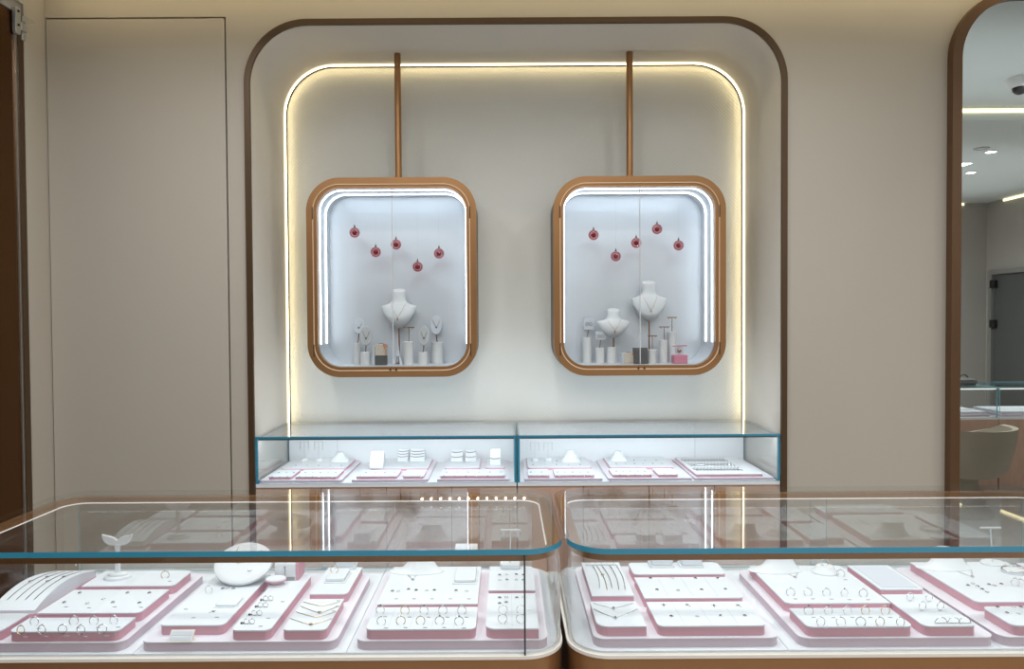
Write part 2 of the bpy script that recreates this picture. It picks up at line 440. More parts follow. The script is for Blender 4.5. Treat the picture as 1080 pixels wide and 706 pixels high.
# ------------------------------------------------------------------ hanging vitrines
VY0, VZ0, VZ1, VR = .21, 1.156, 2.119, .16
FLOORZ = VZ0+.052
def vitrine(x0, x1, pole_x, seam_x, label):
    t = empty('hanging_vitrine', label, 'display case', ((x0+x1)/2, VY0, VZ0), 'hanging vitrines in the niche')
    def P(mb, nm, m, par=None, bevel=0):
        return sub(mb.build(nm, m, None, bevel), t)
    R = lambda d, n=14: rrect(x0+d, x1-d, VZ0+d, VZ1-d, max(VR-d, .02), n)
    P(MB().ring(R(0), R(.030), VY0, VY0+.035, 'y'), 'frame', M['bronze'])
    P(MB().ring(R(.0302), R(.0345), VY0-.002, VY0+.02, 'y'), 'groove_glint', M['bronze_glint'])  # pale ring paints the highlight along the frame's groove
    P(MB().ring(R(.0347), R(.049), VY0+.003, VY0+.03, 'y'), 'door_frame', M['bronze'])
    P(MB().ring(R(.002), R(.012), VY0+.036, NB-.03, 'y'), 'case_shell', M['bronze_dk'])
    P(MB().ring(R(.0125), R(.050), VY0+.036, VY0+.040, 'y'), 'lining_edge', M['plaster'])
    P(MB().ring(R(.044), R(.0505), VY0+.041, NB-.034, 'y'), 'lining', M['vit'])
    P(MB().prism(R(.044), NB-.033, NB-.022, 'y', smooth=False), 'back_panel', M['vit'])
    P(MB().prism(R(.013), NB-.021, NB-.002, 'y', smooth=False), 'mounting_plate', M['bronze_dk'])
    # two light lines round the sides and top, both ending above the lower corners
    for k, (ya, yb) in enumerate(((VY0+.045, VY0+.053), (VY0+.155, VY0+.163))):
        a = arch(x0+.0515, x1-.0515, VZ0+.16, VZ1-.0515, VR-.0515); b = arch(x0+.0555, x1-.0555, VZ0+.16, VZ1-.0555, VR-.0555)
        P(MB().ring(a, b, ya, yb, 'y', closed=False), 'light_line', M['led_cool'])
    # two glass leaves with a fine seam
    c = R(.049)
    for a, b in ((x0, seam_x-.0008), (seam_x+.0008, x1)):
        pts = [(min(max(px, a), b), pz) for px, pz in c]
        q = [pts[i] for i in range(len(pts)) if i == 0 or (abs(pts[i][0]-pts[i-1][0])+abs(pts[i][1]-pts[i-1][1])) > 1e-6]
        P(MB().prism(q, VY0+.014, VY0+.019, 'y', smooth=False), 'glass_leaf', M['glass'])
    P(MB().box(seam_x-.0016, seam_x+.0016, VY0+.0125, VY0+.0205, VZ0+.05, VZ1-.05), 'glass_seam', M['line'])
    for z in (VZ0+.13, VZ1-.17):
        for x in (x0+.028, x1-.034): P(MB().box(x, x+.006, VY0-.003, VY0+.01, z-.03, z+.03), 'hinge', M['bronze_dk'], bevel=.001)
    for dx in (-.012, .016):
        P(MB().lathe([(.006, -.003), (.006, .003)], n=12).xf(Matrix.Translation((seam_x+dx, VY0, VZ0+.036)) @ Matrix.Rotation(PI/2, 4, 'X')), 'lock', M['bronze_dk'])
    P(MB().lathe([(.0165, 0), (.0165, NZ-VZ1-.001)], (pole_x, VY0+.12, VZ1+.0005), 20), 'pole', M['bronze'])
    # interior floor ledge
    P(MB().box(x0+.10, x1-.10, VY0+.045, NB-.035, VZ0+.0505, FLOORZ), 'floor_ledge', M['vit'])
    return t
vl = vitrine(-.957, -.137, -.528, -.545, 'bronze framed rounded glass vitrine hanging on the left pole')
vr = vitrine(.235, 1.067, .625, .655, 'bronze framed rounded glass vitrine hanging on the right pole')

def mk_ornament(label, group):
    t = empty('bauble', label, 'ornament', group=group)
    MB().sphere((0, 0, 0), .0265, 24, 16).build('shell', M['redglass'], t)
    MB().sphere((0, 0, 0), .0135, 16, 10, sz=(1, .8, 1)).torus((0, 0, 0), .0205, .0022, 24, 6).build('core', M['redcore'], t)
    MB().lathe([(.0045, .026), (.0045, .033), (.002, .034), (.002, .040)], n=10).build('cap', M['bronze_dk'], t)
    MB().tube([(0, 0, .038), (0, 0, .085)], .0005, 4).build('thread', M['acryl'], t)
    return t
VT = VZ1-.052
def ornaments(pts, side):
    for i, (x, y) in enumerate(pts):
        p = PY(x, y, .36)
        o = place('bauble', mk_ornament, p, f'red glass bauble hanging {ORD[i]} from the left in the {side} vitrine', 'red baubles in the vitrines')
        # its own hanging thread reaches the vitrine ceiling
        th = [c for c in o.children if c.name.startswith('thread')][0]
        th.data = MB().tube([(0, 0, .038), (0, 0, VT-p.z)], .0004, 4).mesh('thread', M['acryl'])
ornaments(((374, 245.5), (396.3, 266), (417.7, 258), (440.5, 281.5), (463, 267.5)), 'left')
ornaments(((626, 248), (649.5, 270.5), (671, 256.3), (693, 241.8), (715.7, 259)), 'right')

def VX(x, y, Y): p = PY(x, y, Y); return p.x, p.z
def pedestal(name, label, group, x0, x1, ytop, Y):
    xa, zt = VX(x0, ytop, Y); xb, _ = VX(x1, ytop, Y)
    r = (xb-xa)/2
    t = empty(name, label, 'display stand', ((xa+xb)/2, Y, FLOORZ), group)
    h = zt-FLOORZ
    MB().lathe([(r*1.03, 0), (r*1.03, .004), (r, .006), (r, h-.002), (r-.002, h)], n=24).build('pedestal', M['ped'], t)
    return t, r, h
def oval_stand(x0, x1, ytop, Y, ox, oy, ow, oh, label, m='oval'):
    t, r, h = pedestal('earring_stand', label, 'oval earring stands', x0, x1, ytop, Y)
    cx, cz = VX(ox, oy, Y); s = 720/(Y-CAM.y)
    dx, dz = cx-t.location.x, cz-FLOORZ
    rw, rh = ow/2/s, oh/2/s
    MB().tube([(0, 0, h), (dx*.5, 0, h+.01), (dx, 0, dz-rh+.004)], .0025, 8).build('stem', M['rod'], t)
    d = MB().loft([[(rw*k*math.cos(2*PI*i/28), yy, rh*k*math.sin(2*PI*i/28)) for i in range(28)] for k, yy in ((.96, .004), (1, .002), (1, -.002), (.96, -.004))])
    d.build('oval_plate', M[m], t, loc=(dx, 0, dz), rot=(-.12, 0, 0))
    MB().tube([(-rw*.55, -.006, rh*.5), (-rw*.1, -.0065, -rh*.12), (rw*.15, -.0065, -rh*.2), (rw*.6, -.006, rh*.45)], .0009, 5).build('necklace', M['silver'], t, loc=(dx, 0, dz), rot=(-.12, 0, 0))
    MB().sphere((rw*.04, -.008, -rh*.25), .0042, 10, 6).build('pendant', M['darkgem'], t, loc=(dx, 0, dz), rot=(-.12, 0, 0))
    return t
def tbar_stand(x0, x1, ytop, Y, bx0, bx1, by, label):
    t, r, h = pedestal('ring_bar_stand', label, 'cylinder stands with bars', x0, x1, ytop, Y)
    a, z = VX(bx0, by, Y); b, _ = VX(bx1, by, Y); c = t.location.x
    MB().tube([((a+b)/2-c, 0, h), ((a+b)/2-c, 0, z-FLOORZ)], .0018, 8).build('stem', M['rod'], t)
    MB().tube([(a-c, 0, z-FLOORZ), (b-c, 0, z-FLOORZ)], .0024, 8).build('bar', M['rod'], t)
    for s_ in (.2, .8): MB().sphere((a+(b-a)*s_-c, -.002, z-FLOORZ-.006), .0035, 8, 6).build('earring', M['gold'], t)
    return t
BUST = [(0, .10), (.03, .24), (.09, .42), (.2, .62), (.33, .80), (.45, .93), (.53, .99), (.575, 1.0), (.605, .93), (.63, .74), (.655, .56), (.69, .45), (.75, .39), (.85, .37), (.96, .39), (1.0, .37)]
def bust(x0, x1, ytop, ybot, Y, rod_bottom, label, on_pedestal=None, rodr=.0038):
    xa, zt = VX(x0, ytop, Y); xb, _ = VX(x1, ytop, Y); _, zb = VX(x0, ybot, Y)
    hw = (xb-xa)/2; H = zt-zb
    t = empty('necklace_bust', label, 'bust', ((xa+xb)/2, Y, FLOORZ), 'necklace busts in the vitrines')
    secs = []
    for k, wd in BUST:
        ww = hw*wd; dp = min(ww*.62, hw*.40)*(1 if k < .6 else .95)
        off = -hw*.16*math.sin(PI*min(k/.62, 1)) if k < .62 else 0
        tilt = .10*hw if k > .9 else 0
        secs.append([(ww*math.cos(2*PI*i/32), off+dp*math.sin(2*PI*i/32)*(1 if math.sin(2*PI*i/32) < 0 else .55)+hw*.05, zb-FLOORZ+H*k + tilt*math.sin(2*PI*i/32)) for i in range(32)])
    MB().loft(secs).build('torso', M['plaster'], t)
    if rod_bottom is not None:
        MB().tube([(0, 0, .006 if rod_bottom == 0 else rod_bottom), (0, 0, zb-FLOORZ+H*.05)], rodr, 10).build('rod', M['rod'], t)
    if rod_bottom == 0:
        MB().lathe([(.030, 0), (.030, .004), (.006, .008)], n=24).build('foot', M['rod'], t)
    front = lambda k, u: None
    # necklace resting on the chest
    n = 18; pts = []
    for i in range(n+1):
        u = -1+2*i/n; k = .66-.36*(1-abs(u)**1.3)
        wd = [b for a, b in BUST]; ks = [a for a, b in BUST]
        j = max(0, min(len(ks)-2, sum(1 for q in ks if q <= k)-1)); f = (k-ks[j])/(ks[j+1]-ks[j])
        ww = hw*(wd[j]+(wd[j+1]-wd[j])*f); x = u*hw*.42
        dp = min(ww*.62, hw*.40); off = -hw*.16*math.sin(PI*min(k/.62, 1)) if k < .62 else 0
        yy = off-dp*math.sqrt(max(0, 1-(x/ww)**2))+hw*.05-.001
        pts.append((x, yy, zb-FLOORZ+H*k))
    MB().tube(pts, .0008, 5).build('necklace', M['rose'], t)
    q = pts[n//2]
    MB().sphere((q[0], q[1]-.002, q[2]-.008), .004, 10, 8, sz=(.8, .6, 2.2)).build('pendant', M['rose'], t)
    return t
def tower(cx, ytop, ybase, wbase, Y, label):
    xb, zt = VX(cx, ytop, Y); xa, zb = VX(cx-wbase/2, ybase, Y)
    hw = xb-xa; H = zt-FLOORZ
    t = empty('tower_model', label, 'ornament', (xb, Y, FLOORZ), 'tower models in the vitrines')
    m = MB()
    for sx in (-1, 1):
        for sy in (-1, 1):
            prev = None; secs = []
            for z, o_, q in ((0, 1, .26), (.10, .80, .22), (.22, .58, .18), (.30, .46, .16)):
                c = (sx*hw*o_*.8, sy*hw*o_*.8); q *= hw
                secs.append([(c[0]-q, c[1]-q, H*z), (c[0]+q, c[1]-q, H*z), (c[0]+q, c[1]+q, H*z), (c[0]-q, c[1]+q, H*z)])
            m.loft(secs, smooth=False)
    m.build('legs', M['card'], t)
    u = MB(); secs = []
    for z, o_ in ((.30, .40), (.42, .27), (.58, .15), (.76, .07), (.92, .03), (1, .012)):
        q = hw*o_; secs.append([(-q, -q, H*z), (q, -q, H*z), (q, q, H*z), (-q, q, H*z)])
    u.loft(secs, smooth=False).build('spire', M['card'], t)
    for z, o_ in ((.28, .66), (.55, .24)): MB().box(-hw*o_, hw*o_, -hw*o_, hw*o_, H*z, H*z+.004).build('platform', M['card'], t)
    MB().box(-hw*1.1, hw*1.1, -hw*1.1, hw*1.1, 0, .003).build('plinth', M['card'], t)
    return t
# left vitrine
oval_stand(373, 380.5, 362, .41, 378.5, 344, 12, 16.5, 'pale oval earring card on the far left back cylinder stand', 'card')
oval_stand(380, 391, 371.5, .34, 386, 354.5, 13, 20.5, 'grey oval earring card on the short front left cylinder stand')
oval_stand(441, 451, 371.5, .34, 447, 354.5, 12.5, 20, 'grey oval earring card on the short front right cylinder stand')
oval_stand(455, 467.5, 361, .41, 460, 343, 12.5, 20, 'pale oval earring card on the tall rightmost cylinder stand', 'card')
tbar_stand(425.6, 435.7, 360.5, .325, 425.6, 437, 345.5, 'white cylinder stand with thin bar right of the left vitrine bust')
bust(402, 439, 306.5, 347, .40, 0, 'white necklace bust raised on a brown rod in the left vitrine')
tower(419.6, 352, 386, 10, .31, 'small white lattice tower model before the left vitrine bust')
def gift_bag(x0, x1, y0, y1, Y, label, split, dk=True):
    xa, zt = VX(x0, y0, Y); xb, _ = VX(x1, y0, Y)
    t = empty('gift_bag', label, 'bag', ((xa+xb)/2, Y, FLOORZ)); hw = (xb-xa)/2; H = zt-FLOORZ
    MB().box(-hw, hw, -.016, .016, 0, H*split).build('bag_lower', M['bagdk' if dk else 'bag'], t, .0015)
    MB().box(-hw, hw, -.016, .016, H*split+.0002, H*.96).build('bag_upper', M['bag'], t, .0015)
    MB().box(-hw-.012, -hw-.0008, -.018, .014, 0, H*.9).build('side_card', M['card'], t, .001)
    MB().tube([(hw*.55, -.019, H*.97), (hw*.75, -.021, H*.8), (hw*.95, -.02, H*.62), (hw*.8, -.021, H*.5)], .0022, 6).torus((hw*.75, -.021, H*.92), .007, .0018).build('ribbon', M['ribbon'], t)
    MB().tube([(-hw*.4, 0, H*.955), (-hw*.3, 0, H*1.01), (hw*.3, 0, H*1.01), (hw*.4, 0, H*.955)], .0015, 6).build('handle', M['rod'], t)
    return t
gift_bag(396, 408, 362.6, 386, .31, 'small beige and charcoal gift bag with orange ribbon in left vitrine', .45)
# right vitrine
def square_stand(x0, x1, ytop, Y, fx0, fx1, fy0, fy1, label):
    t, r, h = pedestal('earring_card_stand', label, 'square earring cards', x0, x1, ytop, Y)
    a, z1 = VX(fx0, fy0, Y); b, z0 = VX(fx1, fy1, Y); c = t.location.x
    MB().tube([(0, 0, h), ((a+b)/2-c, 0, z0-FLOORZ+.002)], .002, 8).build('stem', M['rod'], t)
    MB().box(a-c, b-c, -.004, .004, z0-FLOORZ, z1-FLOORZ).build('card', M['card'], t, .002)
    for s_ in (.32, .68): MB().torus((a+(b-a)*s_-c, -.006, (z0+z1)/2-FLOORZ-.002), .0075, .0012).build('hoop_earring', M['silver'], t)
square_stand(614, 624, 356, .41, 615.6, 626.2, 335, 348, 'square white earring card on the far left tall cylinder stand')
square_stand(628, 637, 367, .37, 628, 639, 350, 358.5, 'square grey earring card on the low cylinder stand beside it')
t_, r_, h_ = pedestal('cylinder_stand', 'white cylinder stand carrying the low bust in right vitrine', None, 640, 650, 366.5, .375)
bust(630, 664, 327, 357, .375, h_, 'low white necklace bust on a cylinder stand in right vitrine')
bust(666, 703, 298, 339.5, .40, 0, 'tall white necklace bust raised on a brown rod in right vitrine')
tower(673, 345, 384, 9, .335, 'small white lattice tower model behind the gift boxes')
gift_bag(657.5, 669, 372, 385, .30, 'low cream gift box with ribbon in the right vitrine', .1, False)
a, z = VX(668, 367, .285); b, _ = VX(682, 367, .285)
t = empty('gift_box', 'charcoal gift box beside the cream one in the right vitrine', 'box', ((a+b)/2, .285, FLOORZ))
MB().box(-(b-a)/2, (b-a)/2, -.02, .02, 0, (z-FLOORZ)*.72).build('box_body', M['bagdk'], t, .002)
MB().box(-(b-a)/2-.001, (b-a)/2+.001, -.021, .021, (z-FLOORZ)*.722, z-FLOORZ).build('box_lid', M['bagdk'], t, .002)
tbar_stand(683, 692, 369, .30, 683, 693, 354.5, 'short white cylinder stand with bar, nearest the tall bust')
tbar_stand(695, 704, 358.6, .36, 695, 706, 345, 'middle white cylinder stand with bar in the right vitrine')
tbar_stand(704.5, 713, 350, .41, 703.6, 714, 335, 'tallest white cylinder stand with bar in the right vitrine')
a, z = VX(709.5, 374.5, .31); b, _ = VX(723.6, 374.5, .31); hw = (b-a)/2
t = empty('pink_gift_box', 'pink gift box topped by a glass globe in right vitrine', 'box', ((a+b)/2, .31, FLOORZ))
MB().box(-hw, hw, -hw, hw, 0, z-FLOORZ).build('box_body', M['pinkbox'], t, .003)
MB().sphere((0, 0, z-FLOORZ+.0215), .021, 20, 12).build('globe', M['acryl'], t)
MB().sphere((0, 0, z-FLOORZ+.0215), .012, 12, 8).build('globe_core', M['rose'], t)
MB().tube([(-hw*1.1, -.004, z-FLOORZ+.044), (hw*1.1, -.004, z-FLOORZ+.046)], .003, 8).build('ribbon', M['pinkbox'], t)

# ------------------------------------------------------------------ glass counters
def u_path(x0, x1, yf, yb, r, n=10):   # open path: back right, front right corner, front left corner, back left
    p = [(x1, yb)]
    for i in range(n+1): a = -PI/2*i/n; p.append((x1-r+r*math.cos(a), yf+r+r*math.sin(a)))
    for i in range(n+1): a = -PI/2-PI/2*i/n; p.append((x0+r+r*math.cos(a), yf+r+r*math.sin(a)))
    return p+[(x0, yb)]
DZ = .730                              # deck of the front counters
def front_counter(x0, x1, label, dots):
    YF, YB_ = -1.682, -1.163
    zt = .950
    t = empty('display_counter', label, 'counter', ((x0+x1)/2, (YF+YB_)/2, 0), 'front glass display counters')
    A = lambda mb, nm, m, bevel=0: sub(mb.build(nm, m, None, bevel), t)
    r = .085
    R = lambda d: rrect(x0+d, x1-d, YF+d, YB_-d, r-d if r-d > .01 else .01, 10)
    A(MB().prism(R(.004), 0, .08), 'plinth', M['bronze_dk'])
    A(MB().prism(R(.002), .08, .718), 'base', M['bronze'])
    A(MB().prism(R(0), .7185, .7255), 'edge_strip', M['cream'])
    # three deck panels with fine joints
    xs = [x0+.012+(x1-x0-.024)*k/3 for k in range(4)]
    for k in range(3):
        cs = (1 if k == 2 else 0, 1 if k == 2 else 0, 1 if k == 0 else 0, 1 if k == 0 else 0)
        A(MB().prism(rrect(xs[k]+.0008, xs[k+1]-.0008, YF+.012, YB_-.012, .07, 8, cs), .7257, DZ), 'deck_panel', M['deck'])
    # curved glass wall open at the back
    go, gi = u_path(x0+.004, x1-.004, YF+.004, YB_-.03, r-.004), u_path(x0+.010, x1-.010, YF+.010, YB_-.03, r-.010)
    A(MB().ring(go, gi, .7257, zt-.0125, closed=False), 'glass_wall', M['glass'])
    # top glass, polished edge of blue-green
    g = MB().prism(R(0), zt-.0118, zt, side_mi=1)
    n_ = len(R(0)); pts_ = R(0)
    for i in range(n_):
        a_, b_ = pts_[i], pts_[(i+1) % n_]
        if a_[0]-b_[0] > -1e-4 or abs(a_[1]-b_[1]) > .985*math.hypot(a_[0]-b_[0], a_[1]-b_[1]): g.mi[i] = 0
    A(g, 'top_glass', [M['glass'], M['teal']])
    A(MB().ring(R(.0105), R(.032), zt-.028, zt-.0122), 'top_rail', M['bronze'])
    A(MB().ring(R(.0325), R(.0345), zt-.0275, zt-.025), 'light_strip', M['led_strip'])
    if dots:
        m = MB()
        for i in range(12):
            x = PY(445+9.8*i, 524, YB_-.038).x
            m.lathe([(.0028, -.0015), (.0028, .0015)], n=10).xf(Matrix.Translation((x, YB_-.037, zt-.0195)) @ Matrix.Rotation(PI/2, 4, 'X'), len(m.v)-20)
        A(m, 'light_dots', M['led_dot'])
    # sliding rear doors of clear glass
    mid = (x0+x1)/2+.06
    for a, b, y in ((x0+.05, mid+.02, YB_-.024), (mid-.02, x1-.05, YB_-.015)):
        g = MB().box(a, b, y-.005, y, DZ+.001, zt-.029); g.mi = [1, 1, 0, 0, 1, 1]
        A(g, 'rear_door', [M['coated'], M['teal_lt']])
    if dots:
        x = PY(553.5, 640, YF+.004).x
        A(MB().box(x-.0018, x+.0018, YF+.003, YF+.011, .7257, zt-.0125), 'glass_joint', M['joint'])
    return t
front_counter(-1.247, .1215, 'left front glass jewellery counter with rounded corners on bronze base', True)
front_counter(.1305, 1.50, 'right front glass jewellery counter with rounded corners on bronze base', False)

BDZ = .690
def back_counter(x0, x1, label, seam_px):
    y0, y1, zt = .0, NB-.022, .905
    t = empty('display_counter', label, 'counter', ((x0+x1)/2, (y0+y1)/2, 0), 'back glass display counters')
    A = lambda mb, nm, m, bevel=0: sub(mb.build(nm, m, None, bevel), t)
    A(MB().box(x0, x1, y0+.004, y1, .0, .672), 'base', M['wood'])
    k = 4
    for i in range(1, k): A(MB().box(x0+(x1-x0)*i/k-.0015, x0+(x1-x0)*i/k+.0015, y0+.0025, y0+.0038, 0, .67), 'panel_joint', M['wood_dk'])
    A(MB().box(x0, x1, y0, y1, .6725, .6885), 'deck', M['deck'])
    g = MB().box(x0, x1, y0-.004, y1, zt-.010, zt); g.mi = [0, 0, 1, 0, 0, 0]; A(g, 'top_glass', [M['glass'], M['teal']])
    g = MB().box(x0+.0105, x1-.0105, y0, y0+.008, .689, zt-.0105); g.mi = [1, 1, 0, 0, 1, 1]; A(g, 'front_glass', [M['glass'], M['teal']])
    for x in (x0, x1-.010):
        g = MB().box(x, x+.010, y0, y1, .689, zt-.0105); g.mi = [1, 1, 1, 1, 0, 0]; A(g, 'side_glass', [M['glass'], M['teal']])
    A(MB().box(x0+.0105, x1-.0105, y0+.009, y0+.019, zt-.018, zt-.0108), 'top_rail', M['bronze_dk'])
    A(MB().box(x0+.0105, x1-.0105, y0+.0195, y0+.0235, zt-.017, zt-.0115), 'light_strip', M['led_case'])
    A(MB().box(x0+.0105, x1-.0105, y1-.012, y1-.001, .689, zt-.019), 'back_board', M['plaster'])
    A(MB().box(x0+.0105, x1-.0105, y1-.016, y1-.004, zt-.018, zt-.0108), 'back_rail', M['hinge'])
    xs = PY(seam_px, 480, y1-.015).x
    A(MB().box(xs-.0012, xs+.0012, y1-.0145, y1-.0125, .689, zt-.019), 'door_joint', M['line'])
    return t
back_counter(-1.139, .047, 'left back glass jewellery counter under the left vitrine', 356)
back_counter(.052, 1.245, 'right back glass jewellery counter under the right vitrine', 733)

# ------------------------------------------------------------------ trays and pads
def rect_px(fl, fr, bl, br, z):
    a, b, c, d = (PZ(*q, z) for q in (fl, fr, bl, br))
    return (a.x+c.x)/2, (b.x+d.x)/2, (a.y+b.y)/2, (c.y+d.y)/2
def base_tray(rect, z0, h, label, cor=(1, 1, 1, 1), r=.022):
    x0, x1, y0, y1 = rect
    t = empty('base_tray', label, 'tray', ((x0+x1)/2, (y0+y1)/2, z0), 'lilac base trays')
    hx, hy = (x1-x0)/2, (y1-y0)/2
    MB().prism(rrect(-hx, hx, -hy, hy, r, 6, cor), 0, h-.002).build('tray_body', M['lilac'], t)
    MB().prism(rrect(-hx-.0008, hx+.0008, -hy-.0008, hy+.0008, r, 6, cor), h-.0018, h).build('tray_top', M['tray'], t)
    return t
def pad(rect, z0, h, label, cor=(1, 1, 1, 1), r=.014, lines=0, top='white'):
    x0, x1, y0, y1 = rect
    t = empty('display_pad', label, 'pad', ((x0+x1)/2, (y0+y1)/2, z0), 'pink edged display pads')
    hx, hy = (x1-x0)/2-.0012, (y1-y0)/2-.0012
    MB().prism(rrect(-hx, hx, -hy, hy, r, 6, cor), 0, h-.003).build('pad_body', M['pink'], t)
    MB().prism(rrect(-hx-.0006, hx+.0006, -hy-.0006, hy+.0006, r, 6, cor), h-.0028, h).build('pad_top', M[top], t)
    if lines:
        m = MB()
        for i in range(1, lines):
            x = -hx+2*hx*i/lines; m.box(x-.0004, x+.0004, -hy*.9, hy*.9, h, h+.0003)
        m.build('pad_stitching', M['line'], t)
    return t
BT, BH, PH = DZ, .020, .022
TZ = BT+BH; PT = TZ+PH                 # tray top and pad top of the front counters
RT = lambda *q: rect_px(*q, TZ)
RP = lambda *q: rect_px(*q, PT)
E0 = .0002
def clampr(rc, x0=-9, x1=9, y0=-9, y1=9): return max(rc[0], x0), min(rc[1], x1), max(rc[2], y0), min(rc[3], y1)
YTF, YTB = -1.660, -1.198              # where trays may stand in the front counters
def ft(fl, fr, bl, br, label, **k):
    rc = clampr(RT(fl, fr, bl, br), -1.205, 1.455, YTF, YTB); base_tray(rc, BT+E0, BH-E0, label, **k); return rc
T1 = ft((-105, 688), (121, 687), (20, 606), (215, 605), 'leftmost lilac base tray in the left front counter')
T1 = T1
ft((141.6, 685), (350, 683), (223, 609), (393, 604), 'middle lilac base tray in the left front counter')
ft((371.7, 679), (577.5, 678), (412, 600), (568, 602), 'right lilac base tray by the left counter rounded corner')
ft((619, 673.5), (816, 673), (612, 598), (764, 598), 'leftmost lilac base tray in the right front counter')
ft((850, 681), (1050, 680), (778.6, 601.6), (948, 600), 'middle lilac base tray in the right front counter')
ft((1059, 683), (1290, 681), (952, 599), (1130, 598), 'rightmost lilac base tray cut by the picture edge')
PADS = {}
def fp(key, fl, fr, bl, br, label, **k):
    rc = clampr(RP(fl, fr, bl, br), -1.20, 1.45, YTF+.004, YTB-.002); PADS[key] = rc; return pad(rc, TZ+E0, PH-E0, label, **k)
fp('a', (-3, 675), (114, 675), (29.6, 651.5), (143, 651.5), 'pad with nine rings at the far left front', cor=(1, 0, 0, 1))
fp('b', (39, 647), (146, 647), (79, 622), (179.5, 622), 'pad of small pendants behind the nine-ring pad', cor=(1, 0, 0, 0))
fp('c', (90, 618.5), (182, 618.5), (108, 602), (204, 602), 'pad carrying the white whale tail stand', cor=(1, 1, 0, 0))
fp('e', (-75, 672), (-4, 672), (-50, 648), (27, 647), 'pad corner peeking in beside the nine-ring pad', cor=(1, 0, 0, 1))
fp('f', (165, 660.7), (235.6, 659), (228, 607), (287, 606), 'long pad holding the leaning oval necklace form', cor=(1, 0, 0, 1))
fp('g', (230, 673), (280, 673), (300, 606), (329, 606), 'long pad with four earring pairs in the left counter', cor=(1, 1, 0, 1))
fp('h', (325, 627), (365, 627), (347, 599), (384, 598), 'pad with a raised plinth behind the four-necklace pad', cor=(1, 0, 0, 0))
fp('i', (291, 672), (337.5, 672), (321, 632), (365, 632), 'pad with four fine necklaces in the left counter', cor=(1, 0, 0, 1))
fp('k', (397, 637.5), (504, 637.5), (416, 598), (507.7, 598), 'large pad with neck form in the left counter', cor=(0, 0, 0, 0))
fp('l', (382.5, 666), (501.7, 666), (397, 640.6), (504, 640.6), 'ten-ring pad in front of the left neck form', cor=(1, 0, 0, 1), lines=5)
fp('m', (514.4, 623), (564, 623), (517, 597), (563, 598), 'small stud pad behind the hoop earring pad', cor=(0, 1, 0, 0))
fp('n', (511, 666), (569.5, 666), (515, 626), (564, 626), 'hoop earring pad behind the dark glass joint', cor=(0, 0, 0, 1), r=.02, lines=2)
fp('o', (622, 628.7), (669, 628.7), (615, 594), (653, 593), 'pad with five bracelet chains in the right counter', cor=(0, 0, 0, 0))
fp('p', (628, 661), (683, 661), (623.5, 634.5), (670, 634.5), 'pad with two cross necklaces in the right counter', cor=(0, 0, 0, 1), r=.025)
fp('q', (667.6, 606), (765, 606), (662.4, 594), (757.6, 593), 'narrow back pad carrying two white plinths', cor=(1, 1, 1, 1))
fp('r', (678, 631), (786.5, 631), (669.7, 609), (766, 609), 'upper eight-stud pad in the right counter', cor=(1, 0, 0, 0), lines=4)
fp('s', (693, 661), (809, 660), (682, 634.8), (788, 634.8), 'lower eight-stud pad in the right counter', cor=(1, 0, 0, 1), lines=4)
fp('t', (829, 636), (933.6, 637), (788.7, 597), (892, 597), 'large pad with neck form and five rings', cor=(0, 0, 0, 1))
fp('u', (928, 621.7), (976.7, 622.5), (893.4, 597), (936.5, 596), 'back pad covered by a grey insert sheet', cor=(1, 0, 0, 0))
fp('v', (861, 671), (975, 670), (832, 642), (939, 641), 'ten-ring pad in the right front counter', cor=(1, 0, 0, 1))
fp('w', (984, 670), (1046, 670), (932, 627.5), (979.5, 626.6), 'pad of standing hoops in the right counter', cor=(1, 0, 0, 1))
fp('x', (1025.5, 635), (1145, 635), (962, 593), (1064, 593), 'pad with neck form at the right picture edge', cor=(1, 0, 0, 1))
fp('y', (1085, 670), (1225, 669), (1034, 640), (1158, 639), 'front pad cut by the right picture edge', cor=(1, 1, 1, 1))
fp('z', (1160, 635), (1215, 634), (1068.5, 594), (1120, 594), 'back corner pad at the right picture edge', cor=(1, 0, 0, 1))

# ------------------------------------------------------------------ jewellery
def mk_ring(metal, stone):
    def f(label, group):
        t = empty('ring', label, 'ring', group=group)
        MB().torus((0, 0, .0075), .0095, .0009, 24, 6).build('band', M[metal], t)
        MB().lathe([(.0006, -.0016), (.0022, .0002), (.0014, .0014)], (0, 0, .0182), 8, smooth=False).build('gemstone', M[stone], t)
        return t
    return f
RK = [('silver', 'gem'), ('silver', 'darkgem'), ('gold', 'gem'), ('silver', 'gem')]
RN = {'gold': 'gold', 'silver': 'silver', 'rose': 'rose gold'}
def mk_tag(label, group):
    o = MB().box(-.0042, .0042, -.0016, .0016, 0, .0007).build('price_tag', M['tag']); return tag(o, label, 'tag', group)
def mk_stud(stone):
    def f(label, group):
        t = empty('stud_earring', label, 'earring', group=group)
        MB().lathe([(.0014, 0), (.0036, .0012), (.003, .0024), (.001, .0034)], n=8, smooth=False).build('gemstone', M[stone], t)
        MB().torus((0, 0, .0012), .0038, .0006, 12, 4, axis='z').build('setting', M['silver'], t)
        return t
    return f
def mk_cross(label, group):
    t = empty('charm', label, 'pendant', group=group)
    MB().box(-.0013, .0013, -.008, .008, 0, .0012).box(-.006, .006, .0005, .003, 0, .0012).build('body', M['silver'], t)
    MB().sphere((0, .0018, .0016), .0016, 8, 6).build('gemstone', M['darkgem'], t)
    return t
